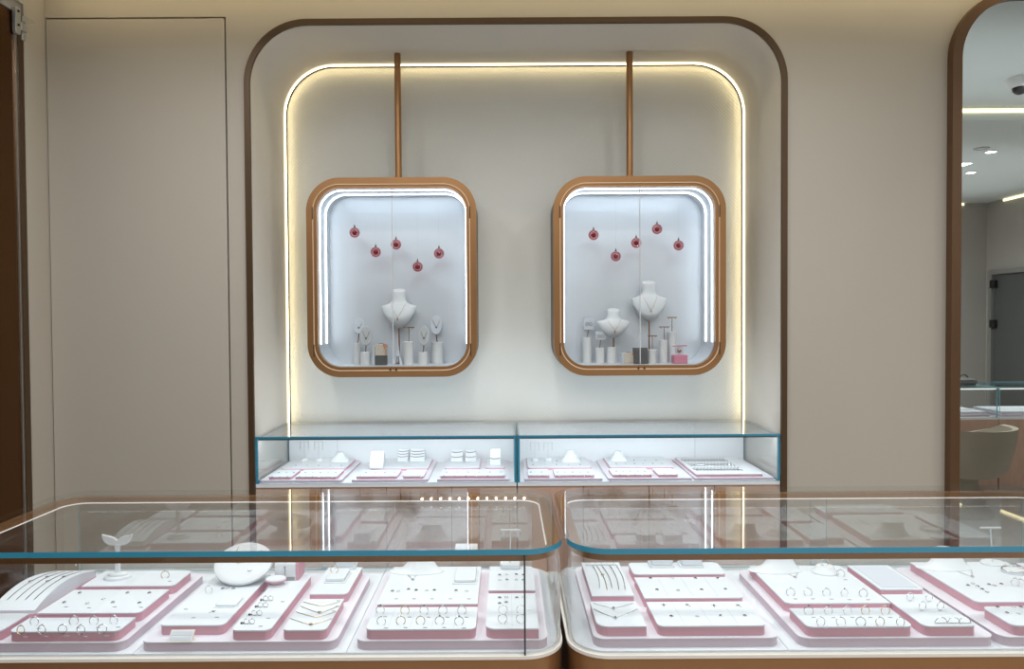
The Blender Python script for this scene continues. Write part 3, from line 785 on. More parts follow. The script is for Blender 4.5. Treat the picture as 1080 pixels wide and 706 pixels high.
def rings(pts, z, padname, rowname, dy=5, tags=True):
    for i, (x, y) in enumerate(pts):
        m, s = RK[(i*7+len(rowname)+int(x)) % 4]
        p = PZ(x, y+dy, z)
        lab = f'{RN[m]} ring, {ORD[i]} from left in the {rowname} row of the {padname}'
        place(('ring', m, s), mk_ring(m, s), (p.x, p.y, z), lab, 'rings on the pads', (-.12, 0, random.uniform(-.25, .25)))
        if tags:
            q = PZ(x+5, y+dy+3.4, z)
            place('tag', mk_tag, (q.x, q.y, z), f'tiny grey tag before the {ORD[i]} {rowname}-row ring of the {padname}', 'price tags', (0, 0, random.uniform(-.2, .2)))
def studs(pts, z, padname, rowname, what='stud', tags=False, kinds=('darkgem', 'gem', 'darkgem')):
    for i, (x, y) in enumerate(pts):
        s = kinds[i % len(kinds)]
        p = PZ(x, y, z)
        lab = f'small {"dark" if s == "darkgem" else "green" if s == "greengem" else "clear"} stone {what}, {ORD[i]} in the {rowname} row, {padname}'
        place(('stud', s), mk_stud(s), (p.x, p.y, z), lab, 'small stones on the pads')
        if tags:
            q = PZ(x+2, y+4.5, z)
            place('tag', mk_tag, (q.x, q.y, z), f'tiny grey tag below the {ORD[i]} {rowname}-row stone, {padname}', 'price tags', (0, 0, random.uniform(-.2, .2)))
def crosses(pts, z, padname, rowname):
    for i, (x, y) in enumerate(pts):
        p = PZ(x, y, z)
        place('cross', mk_cross, (p.x, p.y, z), f'small silver charm with dark stone, {ORD[i]} in the {rowname} row, {padname}', 'charms on the pads', (0, 0, .5 if i % 2 else -.2))
rings(((36, 655), (77.7, 654), (98.7, 654), (119.7, 653.5)), PT, 'far-left nine-ring pad', 'back')
rings(((21.6, 664), (43.8, 663.5), (65.7, 663), (85, 663.5), (107.5, 663)), PT, 'far-left nine-ring pad', 'front')
studs(((84, 626), (109, 632.5), (134.5, 626), (157.5, 626)), PT, 'far-left pendant pad', 'back')
studs(((67.7, 636), (92, 637), (119, 636), (147, 636.5)), PT, 'far-left pendant pad', 'front', tags=True)
rings(((174, 606),), PT, 'whale tail pad', 'only', 4)
rings(((401, 642.5), (427, 643), (447, 643), (467, 643), (487, 643)), PT, 'left counter ten-ring pad', 'back')
rings(((402, 654.5), (422.7, 654), (443.4, 654), (463.6, 654), (484.3, 654.5)), PT, 'left counter ten-ring pad', 'front')
studs(((414, 624), (420, 624), (431, 622), (439, 623), (450, 623.5), (458, 623), (481, 623.5), (492, 624)), PT, 'left neck form pad', 'only')
for i, x in enumerate((418, 437, 455.5, 475, 494.5)):
    q = PZ(x, 632, PT); place('tag', mk_tag, (q.x, q.y, PT), f'tiny grey tag, {ORD[i]} along the front of the left neck form pad', 'price tags')
studs(((527, 607), (534.6, 606.5), (544.5, 606.5), (552, 607)), PT, 'pad behind the hoops', 'back')
studs(((527, 612.5), (534.6, 612), (544.5, 612), (552, 612.5)), PT, 'pad behind the hoops', 'front', kinds=('gem', 'greengem', 'gem', 'greengem'))
studs(((527, 631), (534, 630.5), (527, 637), (534, 636)), PT, 'hoop pad behind the joint', 'upper left')
studs(((545, 631), (552, 630.5)), PT, 'hoop pad behind the joint', 'upper right')
def mk_hoop(label, group):
    t = empty('hoop_earring', label, 'earring', group=group)
    MB().torus((0, 0, .0105), .0098, .0008, 28, 6).build('hoop', M['silver'], t)
    MB().sphere((0, 0, .0205), .0014, 8, 6).build('clasp', M['silver'], t)
    return t
for i, (x, y) in enumerate(((530.5, 648.5), (549.6, 648.5), (530, 658), (549.3, 658))):
    p = PZ(x, y, PT); place('hoop', mk_hoop, (p.x, p.y, PT), f'thin silver hoop earring, {["upper left", "upper right", "lower left", "lower right"][i]} of four on the hoop pad', 'thin hoop earrings')
studs(((686, 610.5), (709, 610.5), (733.5, 610.5), (757, 610.5)), PT, 'upper eight-stud pad', 'back')
studs(((693, 622.5), (715, 623), (740, 622.5), (765, 622)), PT, 'upper eight-stud pad', 'front')
crosses(((700, 639), (725.5, 639), (753, 639.5), (779, 639.5)), PT, 'lower eight-stud pad', 'back')
studs(((708, 650.5), (735.5, 650.5), (760, 650), (785.5, 650)), PT, 'lower eight-stud pad', 'front')
rings(((834, 623.7), (852.4, 623.7), (872, 624), (891, 624.5), (910.7, 624.6)), PT, 'right neck form pad', 'front')
rings(((886.7, 604.5),), PT, 'right neck form pad', 'upper', 4)
rings(((853, 643.8), (874, 644), (894, 643.8), (913, 643.8), (934, 643.8)), PT, 'right counter ten-ring pad', 'back', 4.5)
rings(((866, 655.6), (887, 655.6), (908, 655.6), (928.5, 655.6), (950, 655.6)), PT, 'right counter ten-ring pad', 'front', 4.5)
for i, (x, y) in enumerate(((960, 634.5), (980, 635), (973, 644.5), (992, 644.5))):
    p = PZ(x, y, PT); place('hoop', mk_hoop, (p.x, p.y, PT), f'thin silver hoop earring, {["back left", "back right", "front left", "front right"][i]} of four on the standing hoop pad', 'thin hoop earrings', (0, 0, .3))
def mk_half(label, group):
    t = empty('cuff_bangle', label, 'bangle', group=group)
    MB().torus((0, 0, .0004), .013, .0010, 20, 6, arc=.5).build('arc', M['silver'], t)
    MB().tube([(-.013, 0, .001), (.013, 0, .001)], .0009, 5).build('bar', M['silver'], t)
    return t
for i, x in enumerate((992.5, 1006, 1017.5)):
    p = PZ(x, 658, PT); place('half', mk_half, (p.x, p.y, PT), f'silver half hoop, {ORD[i]} from left at the standing hoop pad front', 'silver half hoops')
studs(((1021, 618), (1026, 616), (1031, 619), (1036, 622), (1041, 625)), PT, 'right edge neck form pad', 'slanted')
studs(((1043, 617), (1049, 618), (1056, 616.5)), PT, 'right edge neck form pad', 'upper')
rings(((1071, 614), (1077, 615)), PT, 'right edge neck form pad', 'side', 4, False)
studs(((1052, 641), (1069, 641), (1077, 641)), PT, 'right edge front pad', 'back')
studs(((1062, 647), (1074, 648)), PT, 'right edge front pad', 'front')

def chain(name, label, cat, pts, r=.0008, metal='silver', pendant=None, group='fine chains'):
    base = Vector(pts[0])
    t = empty(name, label, cat, base, group)
    MB().tube([Vector(p)-base for p in pts], r, 5).build('chain', M[metal], t)
    if pendant is not None:
        q = Vector(pendant)-base
        MB().lathe([(.0012, 0), (.0042, .001), (.0036, .0022), (.001, .003)], (q.x, q.y, q.z), 10).build('pendant', M['gold' if metal != 'silver' else 'silver'], t)
    return t
def vneck(x0, x1, y, drop, z, n=14, off=.0009):
    pts = []
    for i in range(n+1):
        u = i/n; s = 1-abs(2*u-1)**1.25
        p = PZ(x0+(x1-x0)*u, y+drop*s, z); pts.append((p.x, p.y, z+off))
    return pts
for i, (x0, x1, y, d) in enumerate(((320, 358, 635.5, 4.5), (317, 357, 640, 7), (312, 354, 646, 5.5), (306, 350, 653, 6.5))):
    pts = vneck(x0, x1, y, d, PT); chain('necklace', f'fine gold necklace, {ORD[i]} from the back on the four-necklace pad', 'necklace', pts, .0007, 'gold', pts[7] if i in (1, 3) else None)
for i, (x0, x1, y, d) in enumerate(((626, 668, 637, 5), (626, 672, 643, 9))):
    pts = vneck(x0, x1, y, d, PT); chain('necklace', f'silver necklace with cross pendant, {["rear", "front"][i]} one on the two-necklace pad', 'necklace', pts, .0006, 'silver')
    q = pts[7]; place('cross', mk_cross, (q[0], q[1]-.004, PT+.0018), f'silver cross charm of the {["rear", "front"][i]} necklace on the two-necklace pad', 'charms on the pads')
# tag rows on small pads
def tagrow(pts, what):
    for i, (x, y) in enumerate(pts):
        q = PZ(x, y, PT); place('tag', mk_tag, (q.x, q.y, PT), f'tiny grey tag, {ORD[i]} of those {what}', 'price tags')
tagrow(((357, 634), (356, 640), (352, 645)), 'along the right of the four-necklace pad')
tagrow(((298, 635), (283, 652.5), (275, 661)), 'beside the earring pairs in left counter')
tagrow(((204, 652), (229, 651.5), (196, 643)), 'on the oval form pad')

# arched bracelet board at the far left
rc = RP((-33, 643), (38, 643), (57, 603), (101, 603))
rc = (PZ(0, 643, PT).x-.01, (PZ(38, 643, PT).x+PZ(100.7, 603, PT).x)/2, PZ(20, 643, PT).y, min(PZ(78, 603.5, PT).y, YTB-.002))
x0, x1, y0, y1 = rc
x0 = (PZ(55, 603, PT).x+x0)/2
t = empty('bracelet_board', 'arched white bracelet board with four chains at far left back', 'board', ((x0+x1)/2, (y0+y1)/2, TZ+E0), 'bracelet boards')
hx, hy = (x1-x0)/2, (y1-y0)/2
prof = [(-hy+2*hy*i/16, PH*.75+.024*math.sin(PI*(i/16)**.9)+.006*i/16) for i in range(17)]
MB().prism(prof+[(hy, .0102), (-hy, .0102)], -hx+.001, hx-.001, 'x').build('board_body', M['white'], t)
MB().box(-hx, hx, -hy, hy, 0, .010).build('board_base', M['pink'], t)
MB().prism([(a, b+.0025) for a, b in prof]+[(a, b+.0003) for a, b in prof[::-1]], -hx, hx, 'x').build('board_top', M['white'], t)
for i in range(4):
    u = -.62+.40*i
    bx = t.location.x+u*hx
    pts = [(bx+.004*math.sin(3*j/13), t.location.y+prof[2+j][0], TZ+prof[2+j][1]+.0036) for j in range(13)]
    chain('bracelet', f'dark chain bracelet, {ORD[i]} from left on the arched board at far left', 'bracelet', pts, .0009, 'silver', pts[7 if i % 2 else 5])
tagrow(((2, 639), (17.5, 639), (31, 639)), 'at the foot of the arched bracelet board')
# five bracelets draped lengthwise on the right counter pad
for i, (a, b) in enumerate((((625, 597), (632.4, 621)), ((629, 597), (640.3, 623)), ((634.5, 597), (645.5, 621)), ((643, 597), (652.7, 623)), ((650, 597), (659.3, 623)))):
    pts = []
    for j in range(11):
        u = j/10; p = PZ(a[0]+(b[0]-a[0])*u+2.2*math.sin(PI*u), a[1]+(b[1]-a[1])*u, PT); pts.append((p.x, p.y, PT+.0011))
    chain('bracelet', f'fine chain bracelet, {ORD[i]} from left on the five-chain pad', 'bracelet', pts, .0010, 'gold' if i == 1 else 'silver', pts[4] if i == 1 else None)
p0_, p1_ = PZ(618, 596.5, PT), PZ(650, 596, PT)
t = empty('hook_rail', 'low white hook rail at the back of the five-chain pad', 'rail', ((p0_.x+p1_.x)/2, p0_.y, PT))
hw = (p1_.x-p0_.x)/2
MB().box(-hw, hw, -.004, .004, 0, .004).build('rail', M['plaster'], t, .001)
for i in range(5): MB().tube([(-hw+.008+i*(2*hw-.016)/4, 0, .004), (-hw+.008+i*(2*hw-.016)/4, -.001, .009), (-hw+.008+i*(2*hw-.016)/4, -.005, .010)], .001, 5).build('hook', M['silver'], t)

# neck forms rising from the back of the large pads
def neck_form(x0, x1, y, nx0, nx1, ntop, label, chains, zt=PT):
    a, b = PZ(x0, y, zt), PZ(x1, y, zt)
    yc = min((a.y+b.y)/2, YTB-.034); hw = (b.x-a.x)/2; xc = (a.x+b.x)/2
    na, nb = PZ(nx0, y, zt).x, PZ(nx1, y, zt).x; nw = (nb-na)/2; nc = (na+nb)/2-xc
    t = empty('neck_form', label, 'necklace form', (xc, yc, zt), 'low neck forms on pads')
    secs = []
    for k, f, dp, z, dy in ((0, 0, .030, .0, 0), (0, .0, .030, .0015, 0), (.35, .5, .028, .004, .001), (.65, .8, .025, .009, .003), (.88, 1, .022, .017, .006), (1, 1, .020, .027, .009), (1, 1, .021, .032, .010)):
        ww = hw+(nw-hw)*k
        secs.append([(nc*f+ww*math.cos(2*PI*i/32), dy+dp*math.sin(2*PI*i/32), z*1.35+(.004*math.sin(2*PI*i/32) if z > .025 else 0)) for i in range(32)])
    MB().loft(secs).build('neck', M['plaster'], t)
    return t
neck_form(411, 468, 603, 432, 456, 590, 'white neck form at the back of the left counter pad', None)
neck_form(789, 846, 602, 811, 836, 587, 'white neck form beside the single ring holder in right counter', None)
neck_form(966, 1026, 599, 988, 1014, 585, 'white neck form at the right edge of the right counter', None)
for pts_px, lab in ((((424, 600), (427, 604), (431, 608), (435.5, 612), (440, 606), (446, 603), (455, 598)), 'silver necklace with pendant below the left neck form'),
                    (((812, 596), (822, 601), (831, 606), (838.5, 609.5), (841, 606), (842, 602), (842, 598)), 'silver necklace with pendant below the right neck form'),
                    (((985, 592), (1000, 599), (1014, 605), (1025.5, 609), (1025, 604), (1022, 599), (1018, 593)), 'silver necklace with pendant below the right edge neck form')):
    ps = [PZ(x, y, PT) for x, y in pts_px]
    pts = [(p.x, p.y, PT+.001) for p in ps]
    # lift the ends onto the slope of the neck form
    pts[0] = (pts[0][0], min(pts[0][1], YTB-.055), PT+.0012); pts[-1] = (pts[-1][0], min(pts[-1][1], YTB-.055), PT+.0012)
    i = min(range(len(pts)), key=lambda q: pts[q][1])
    chain('necklace', lab, 'necklace', pts, .0007, 'silver', pts[i])

# leaning oval necklace form and its neighbours on pad f
pc = PZ(254, 616, PT)
t = empty('oval_form', 'large white oval necklace form leaning on the long pad', 'necklace form', (pc.x, pc.y, PT))
def disc(rx, ry, th, n=40):
    return MB().loft([[(rx*k*math.cos(2*PI*i/n), ry*k*math.sin(2*PI*i/n), z) for i in range(n)] for k, z in ((.94, -th), (1, -th*.6), (1, th*.6), (.96, th*.9), (.80, th))])
tl = math.radians(40)
disc(.072, .058, .006).build('oval_plate', M['plaster'], t, loc=(0, .020, .0435), rot=(tl, 0, 0))
Rm = Matrix.Rotation(tl, 4, 'X')
def onoval(x, y): return Vector((0, .020, .0435)) + (Rm @ Vector((x, y, .0068)))
MB().tube([onoval(-.024, .045), onoval(-.026, .012), onoval(-.012, -.004), onoval(.006, .008), onoval(.04, .035)], .0008, 5).build('necklace', M['gold'], t)
MB().tube([onoval(.018, -.022), onoval(.022, -.026), onoval(.028, -.022)], .0010, 5).build('charm', M['tag'], t)
MB().box(-.03, .03, .050, .054, 0, .05).build('support', M['plaster'], t)
# two soft blocks on the same pad
def soft_block(x0, x1, y0, y1, h, label, z=PT, r=.006, name='plinth'):
    a, b, c = PZ(x0, y1, z), PZ(x1, y1, z), PZ(x0, y0, z)
    hx, hy = (b.x-a.x)/2, max(.010, (c.y-a.y)/2)
    yc = min((a.y+c.y)/2, YTB-.004-hy)
    t = empty(name, label, 'plinth', ((a.x+b.x)/2, yc, z), 'white plinths on pads')
    MB().prism(rrect(-hx, hx, -hy, hy, r), 0, h*.25).build('foot', M['plaster'], t)
    MB().prism(rrect(-hx*.88, hx*.88, -hy*.88, hy*.88, r), h*.25, h).build('block', M['white'], t, .002)
    return t
soft_block(224, 250, 632, 642, .008, 'low white step on the oval form pad')
rings(((220, 622),), PT, 'oval form pad', 'left', 4, False)
studs(((235, 621.5), (240, 621), (246, 621.5)), PT, 'foot of the oval form', 'only')
p = PZ(224, 646, PT)
place('cross', mk_cross, (p.x, p.y, PT), 'small silver charm lying alone on the oval form pad', 'charms on the pads', (0, 0, -.7))
# bangle holder block and disc on pad g
p = PZ(302, 613, PT)
t = empty('watch_block', 'white arched bracelet block with pink side on the earring pad', 'block', (p.x, min(p.y+.03, YTB-.035), PT), None)
pr = [(-.030, 0), (.030, 0), (.030, .030)] + [(.030*math.cos(a), .036+.020*math.sin(a)) for a in [PI*k/12 for k in range(0, 13)]] + [(-.030, .030)]
pr2 = [(-.026, 0), (.026, 0), (.026, .036)] + [(.026*math.cos(PI*k/12), .036+.018*math.sin(PI*k/12)) for k in range(1, 12)] + [(-.026, .036)]
MB().prism(pr2, -.030, .022, 'x').build('block_body', M['plaster'], t)
MB().prism(pr2, .0225, .030, 'x').build('block_side', M['pink'], t)
MB().tube([(-.004, -.0268, .008), (-.004, -.027, .030), (-.004, -.0225, .046), (-.004, -.012, .053)], .0008, 5).sphere((-.004, -.0285, .034), .0022, 8, 6).build('pendant_chain', M['tag'], t)
MB().box(-.028, .020, -.0285, -.0264, .002, .008).build('name_strip', M['tag'], t)
p = PZ(291, 617, PT)
t = empty('ring_disc', 'small white oval ring disc before the arched bracelet block', 'display stand', (p.x, p.y, PT))
MB().lathe([(.020, 0), (.020, .002), (.012, .004), (.012, .010)], sy=.8).build('foot', M['plaster'], t)
MB().lathe([(.0245, .0102), (.026, .012), (.026, .0145)], sy=.8).build('disc', M['pink'], t)
MB().lathe([(.025, .0146), (.024, .017)], sy=.8).build('disc_top', M['white'], t)
def mk_pair(label, group):
    t = empty('earring_pair', label, 'earring', group=group)
    for dx in (-.006, .006): MB().torus((dx, 0, .0055), .0055, .0008, 16, 5).sphere((dx, 0, .011), .0015, 8, 5).build('earring', M['silver'], t)
    MB().sphere((-.017, 0, .0022), .0026, 8, 6).sphere((-.013, .002, .0018), .002, 8, 6).build('charm', M['darkgem'], t)
    return t
for i, (x, y) in enumerate(((283, 634), (277.5, 641), (271, 649.5), (263, 658.5))):
    p = PZ(x, y, PT); place('pair', mk_pair, (p.x, p.y, PT), f'pair of small silver earrings, {ORD[i]} from the back on the earring pad', 'earring pairs')
# plinths
soft_block(341, 364, 604, 616, .012, 'square white plinth with ring on the four-necklace tray pad')
p = PZ(353, 609, PT); 
place(('ring', 'gold', 'gem'), mk_ring('gold', 'gem'), (p.x, p.y-.002, PT+.0125), 'gold ring standing on the square white plinth', 'rings on the pads')
soft_block(352, 374, 596, 602, .030, 'taller white plinth at the back of the ring plinth pad')
soft_block(686, 712, 594, 600, .026, 'left white plinth of two on the narrow back pad')
soft_block(718, 743, 594, 600, .024, 'right white plinth of two on the narrow back pad')
soft_block(477, 503, 601, 617, .010, 'low white bracelet step beside the left neck form')
p = PZ(490, 602, PT)
t = empty('bracelet_roll', 'white bracelet roll with dark bracelet beside the left neck form', 'bracelet stand', (p.x, YTB-.022, PT), None)
MB().lathe([(.018, -.03), (.019, -.026), (.019, .026), (.018, .03)]).xf(Matrix.Translation((0, 0, .0195)) @ Matrix.Rotation(PI/2, 4, 'Y')).build('roll', M['plaster'], t)
MB().torus((0, 0, 0), .0200, .0012).xf(Matrix.Translation((.004, 0, .0205)) @ Matrix.Rotation(PI/2, 4, 'Z')).build('bracelet', M['tag'], t)
p = PZ(870, 604, PT)
t = empty('ring_holder', 'white round ring holder carrying one silver ring in right counter', 'ring stand', (p.x, min(p.y, YTB-.035), PT), None)
MB().lathe([(.034, 0), (.034, .004), (.026, .010), (.022, .016), (.020, .018)], sy=.85).build('holder', M['plaster'], t)
MB().torus((0, 0, .026), .0098, .0013).build('ring', M['silver'], t)
MB().lathe([(.0008, -.0016), (.0024, .0002), (.0014, .0016)], (0, 0, .0372), 8, smooth=False).build('gemstone', M['gem'], t)
# grey insert sheet
x0, x1, y0, y1 = PADS['u']
o = MB().box(x0+.012, x1-.012, y0+.012, y1-.012, PT, PT+.001).build('insert_sheet', M['card']); tag(o, 'grey white insert sheet lying on the back pad', 'sheet')
# gold price plate leaning on the tray
a, b = PZ(176, 679, TZ), PZ(201, 679, TZ)
t = empty('price_plate', 'small cream and gold price plate on the middle tray', 'sign', ((a.x+b.x)/2, a.y+.004, TZ))
hw = (b.x-a.x)/2
MB().box(-hw, hw, -.0012, .0012, 0, .026).build('plate', M['cream'], t, rot=(-.75, 0, 0))
MB().box(-hw*.9, hw*.9, -.0017, -.0013, .003, .011).box(-hw*.9, hw*.9, -.0017, -.0013, .014, .022).build('plate_inlay', M['card'], t, rot=(-.75, 0, 0))
MB().box(-hw, hw, .004, .022, 0, .002).build('plate_foot', M['cream'], t)

# whale tail stand
p = PZ(122.5, 611, PT)
t = empty('whale_tail_stand', 'white whale tail ring stand on a round base', 'ring stand', (p.x, p.y+.008, PT))
MB().lathe([(.034, 0), (.034, .006), (.031, .008)], sy=.75).build('base_disc', M['plaster'], t)
MB().lathe([(.024, .0082), (.024, .012), (.010, .015)], sy=.7).build('base_step', M['plaster'], t)
MB().loft([[(q*math.cos(2*PI*i/16), q*.7*math.sin(2*PI*i/16), z) for i in range(16)] for q, z in ((.0075, .014), (.0065, .04), (.0065, .075), (.0085, .088))]).build('stem', M['plaster'], t)
tail = [(0, .084), (.010, .084), (.022, .086), (.032, .093), (.037, .104), (.0385, .113), (.030, .110), (.018, .108), (.008, .104), (0, .097)]
tail = tail + [(-x, z) for x, z in tail[::-1][1:-1]]
MB().prism(tail, -.004, .004, 'y').build('tail_fluke', M['plaster'], t, .0015)
# T-bar earring stands
def tbar(px, py, bar0, bar1, bary, label, base='block', drops=True):
    p = PZ(px, py, PT)
    y = min(p.y, YTB-.02)
    t = empty('earring_stand', label, 'earring stand', (p.x, y, PT), None)
    a, b = PY(bar0, bary, y), PY(bar1, bary, y)
    if base == 'block':
        MB().prism(rrect(-.026, .026, -.016, .016, .008), 0, .014).build('base_block', M['plaster'], t, .003)
        z0 = .014
    else:
        MB().lathe([(.030, 0), (.031, .003), (.028, .006)], sy=.75).build('base_disc', M['plaster'], t); z0 = .006
    zb = min(a.z, .905)-PT; xm = (a.x+b.x)/2-p.x
    MB().tube([(0, 0, z0), (xm*.5, 0, (z0+zb)/2), (xm, 0, zb)], .0018, 8).build('post', M['plaster'], t)
    MB().tube([(a.x-p.x, 0, zb), (b.x-p.x, 0, zb)], .0026, 8).build('bar', M['plaster'], t)
    if drops:
        for s_ in (.14, .86): MB().lathe([(.001, 0), (.003, -.004), (.0032, -.014), (.001, -.018)][::-1], (a.x+(b.x-a.x)*s_-p.x, -.002, zb-.002), 8).build('drop_earring', M['card'], t)
    return t
tbar(538, 599, 528, 549, 559.5, 'white T shaped earring stand near the left counter corner')
tbar(1047, 595, 1034, 1055, 557, 'white T shaped earring stand at the right picture edge', 'disc', False)
p = PZ(1070, 604, PT)
t = empty('bangle_tray', 'oval bangle on a low white disc at right picture edge', 'bangle', (p.x, p.y, PT))
MB().lathe([(.030, 0), (.032, .003), (.029, .006)], sy=.75).build('disc', M['plaster'], t)
MB().torus((0, 0, .008), .030, .0016, axis='z').xf(Matrix.Diagonal((1, .75, 1, 1))).build('bangle', M['silver'], t)
p = PZ(80, 601, PT)
t = empty('leaf_clip', 'small white leaf shaped clip on the arched bracelet board', 'ornament', (p.x, min(p.y, YTB-.012), TZ+.032))
MB().tube([(0, 0, 0), (0, 0, .008)], .0015, 6).build('stem', M['plaster'], t)
MB().sphere((.002, 0, .015), .009, 14, 10, sz=(.55, .2, 1)).build('leaf', M['plaster'], t, rot=(0, .4, 0))

# ------------------------------------------------------------------ back counters: trays, pads and jewellery
BTZ = BDZ-.0013; BH2, PH2 = .012, .014
BT2 = BTZ+BH2; BP = BT2+PH2
def bt(fl, fr, bl, br, label):
    rc = clampr(rect_px(fl, fr, bl, br, BT2), y0=.018, y1=.445); base_tray(rc, BTZ+E0, BH2-E0, label, r=.01)
def bpd(fl, fr, bl, br, label, lines=0):
    rc = clampr(rect_px(fl, fr, bl, br, BP), y0=.03, y1=.44); pad(rc, BT2+E0, PH2-E0, label, r=.008, lines=lines); return rc
bt((273, 512), (354.5, 511.7), (302, 485.5), (381.7, 485.5), 'first base tray from left in the back counters')
bt((366, 512), (448, 512), (390, 486), (461, 486), 'second base tray from left in the back counters')
bt((456.7, 511), (537, 511), (471, 486), (537, 486), 'third base tray from left in the back counters')
bt((552, 509.8), (636, 509.5), (552, 483.7), (624.7, 483.5), 'fourth base tray from left in the back counters')
bt((642, 509.5), (731, 509), (630.5, 483.7), (709, 483), 'fifth base tray from left in the back counters')
bt((734.5, 508.5), (819, 508), (710, 483), (783, 482.5), 'rightmost base tray in the back counters, holding grey chains')
bpd((279, 507), (302, 507), (293, 495.5), (317, 495.5), 'front left pad on the first back counter tray')
bpd((308, 507), (351, 507), (319, 495.5), (363, 495.5), 'front right pad on the first back counter tray')
bpd((300.6, 494), (365, 494), (309, 483.5), (375, 483.5), 'back pad on the first back counter tray')
bpd((370.5, 507), (415, 507), (383, 495.5), (424, 495.5), 'front left pad on the second back counter tray')
bpd((420.8, 507), (445, 507), (430, 495.5), (450, 495.5), 'front right pad on the second back counter tray')
bpd((392, 494), (448, 494), (400, 483), (460, 483), 'back pad on the second back counter tray')
bpd((461, 506.5), (532.7, 506), (468, 495.5), (532.7, 495), 'wide front pad on the third back counter tray')
bpd((468, 493.5), (506, 493.5), (474, 483.5), (507, 483.5), 'back left pad on the third back counter tray')
bpd((512.6, 493), (532, 493), (513.5, 483.5), (532, 483.5), 'back right pad on the third back counter tray')
bpd((557, 506), (580.5, 506), (556.4, 495), (579, 495), 'front left pad on the fourth back counter tray')
bpd((586, 506), (629.6, 506), (583.5, 495), (624, 494.5), 'front right pad on the fourth back counter tray')
bpd((555.6, 493), (624, 493), (556, 482.5), (618, 482.5), 'back pad on the fourth back counter tray')
bpd((648, 505), (690, 505), (642, 494), (683.5, 494), 'front left pad on the fifth back counter tray')
bpd((697.4, 505), (720, 505), (689, 494), (708.5, 494), 'front right pad on the fifth back counter tray')
bpd((643, 492.5), (708, 492.5), (636, 482), (701.5, 482), 'back pad on the fifth back counter tray')
big = bpd((739, 505.7), (812, 505), (713, 482), (776, 482), 'large pad of grey chains on the rightmost back tray')
def bstuds(rows, where):
    for k, (x0, x1, y, n) in enumerate(rows):
        pts = [(x0+(x1-x0)*i/max(1, n-1), y) for i in range(n)]
        studs(pts, BP, where, ['front', 'middle', 'back'][k], kinds=('darkgem', 'gem', 'silvergem')[:2])
bstuds(((287, 303, 503.5, 3), (294, 310, 499, 3)), 'first back tray left pad')
bstuds(((316, 350, 503.5, 6), (322, 354, 499, 5)), 'first back tray right pad')
bstuds(((312, 360, 491.5, 5),), 'first back tray rear pad')
bstuds(((380, 412, 503.5, 4), (386, 416, 499, 4)), 'second back tray left pad')
bstuds(((425, 444, 503, 3),), 'second back tray right pad')
bstuds(((468, 526, 502.5, 6), (471, 528, 498.5, 6)), 'third back tray front pad')
bstuds(((560, 578, 502.5, 4), (560, 577, 498.5, 4)), 'fourth back tray left pad')
bstuds(((591, 624, 502.5, 6), (588, 620, 498.5, 5)), 'fourth back tray right pad')
bstuds(((562, 612, 490.5, 5), (562, 600, 486.5, 4)), 'fourth back tray rear pad')
bstuds(((654, 686, 501.5, 5), (650, 680, 497.5, 5)), 'fifth back tray left pad')
bstuds(((700, 715, 501, 3),), 'fifth back tray right pad')
bstuds(((650, 698, 489.5, 6), (645, 692, 486, 5)), 'fifth back tray rear pad')
# grey chains in rows on the big pad
x0, x1, y0, y1 = big
for r_, (ya, yb) in enumerate(((.16, .34), (.42, .60), (.68, .90))):
    for k in range(14):
        u = k/13; xa = x0+.02+(x1-x0-.10)*u
        n = 9
        pts = [(xa+.010*math.sin(i*1.1), y0+(y1-y0)*(ya+(yb-ya)*i/(n-1)), BP+.0012) for i in range(n)]
        chain('chain_bracelet', f'grey chain bracelet, {["first", "second", "third", "fourth", "fifth", "sixth", "seventh", "eighth", "ninth", "tenth", "eleventh", "twelfth", "thirteenth", "fourteenth"][k]} from left in {["front", "middle", "back"][r_]} row, rightmost back tray', 'bracelet', pts, .0016, 'silver', None, 'grey chain bracelets')
# small stands in the back counters
def ramp(x0, x1, y, h, d, label, m='plaster', bands=0):
    a, b = PZ(x0, y, BP), PZ(x1, y, BP); hw = (b.x-a.x)/2
    t = empty('display_ramp', label, 'display stand', ((a.x+b.x)/2, min(a.y, .40), BP), None)
    MB().prism([(-d/2, 0), (d/2, 0), (d/2, h), (d*.2, h), (-d/2, h*.25)], -hw, hw, 'x', smooth=False).build('ramp_body', M[m], t, .002)
    for k in range(bands):
        z = h*(.42+.42*k/max(1, bands-1)); yy = -d/2+d*.7*(z-h*.25)/(h*.75)-.001
        MB().tube([(-hw*.95, yy+.004, z+.002), (-hw*.4, yy-.002, z-.001), (hw*.3, yy-.002, z), (hw*.95, yy+.003, z+.003)], .0024, 6).build('bracelet', M['tag'], t)
    return t
ramp(391, 405, 493, .075, .07, 'plain white ramp stand on the second back tray')
ramp(420, 431, 486, .055, .05, 'left dark banded bracelet stand on the second back tray', bands=3)
ramp(433, 448, 486, .055, .05, 'right dark banded bracelet stand on the second back tray', bands=3)
ramp(476, 488, 486, .050, .05, 'left curved bracelet stand on the third back tray', bands=2)
ramp(491, 502, 486, .050, .05, 'right curved bracelet stand on the third back tray', bands=2)
ramp(517, 528, 490, .075, .045, 'tall white box stand on the third back tray', bands=1)
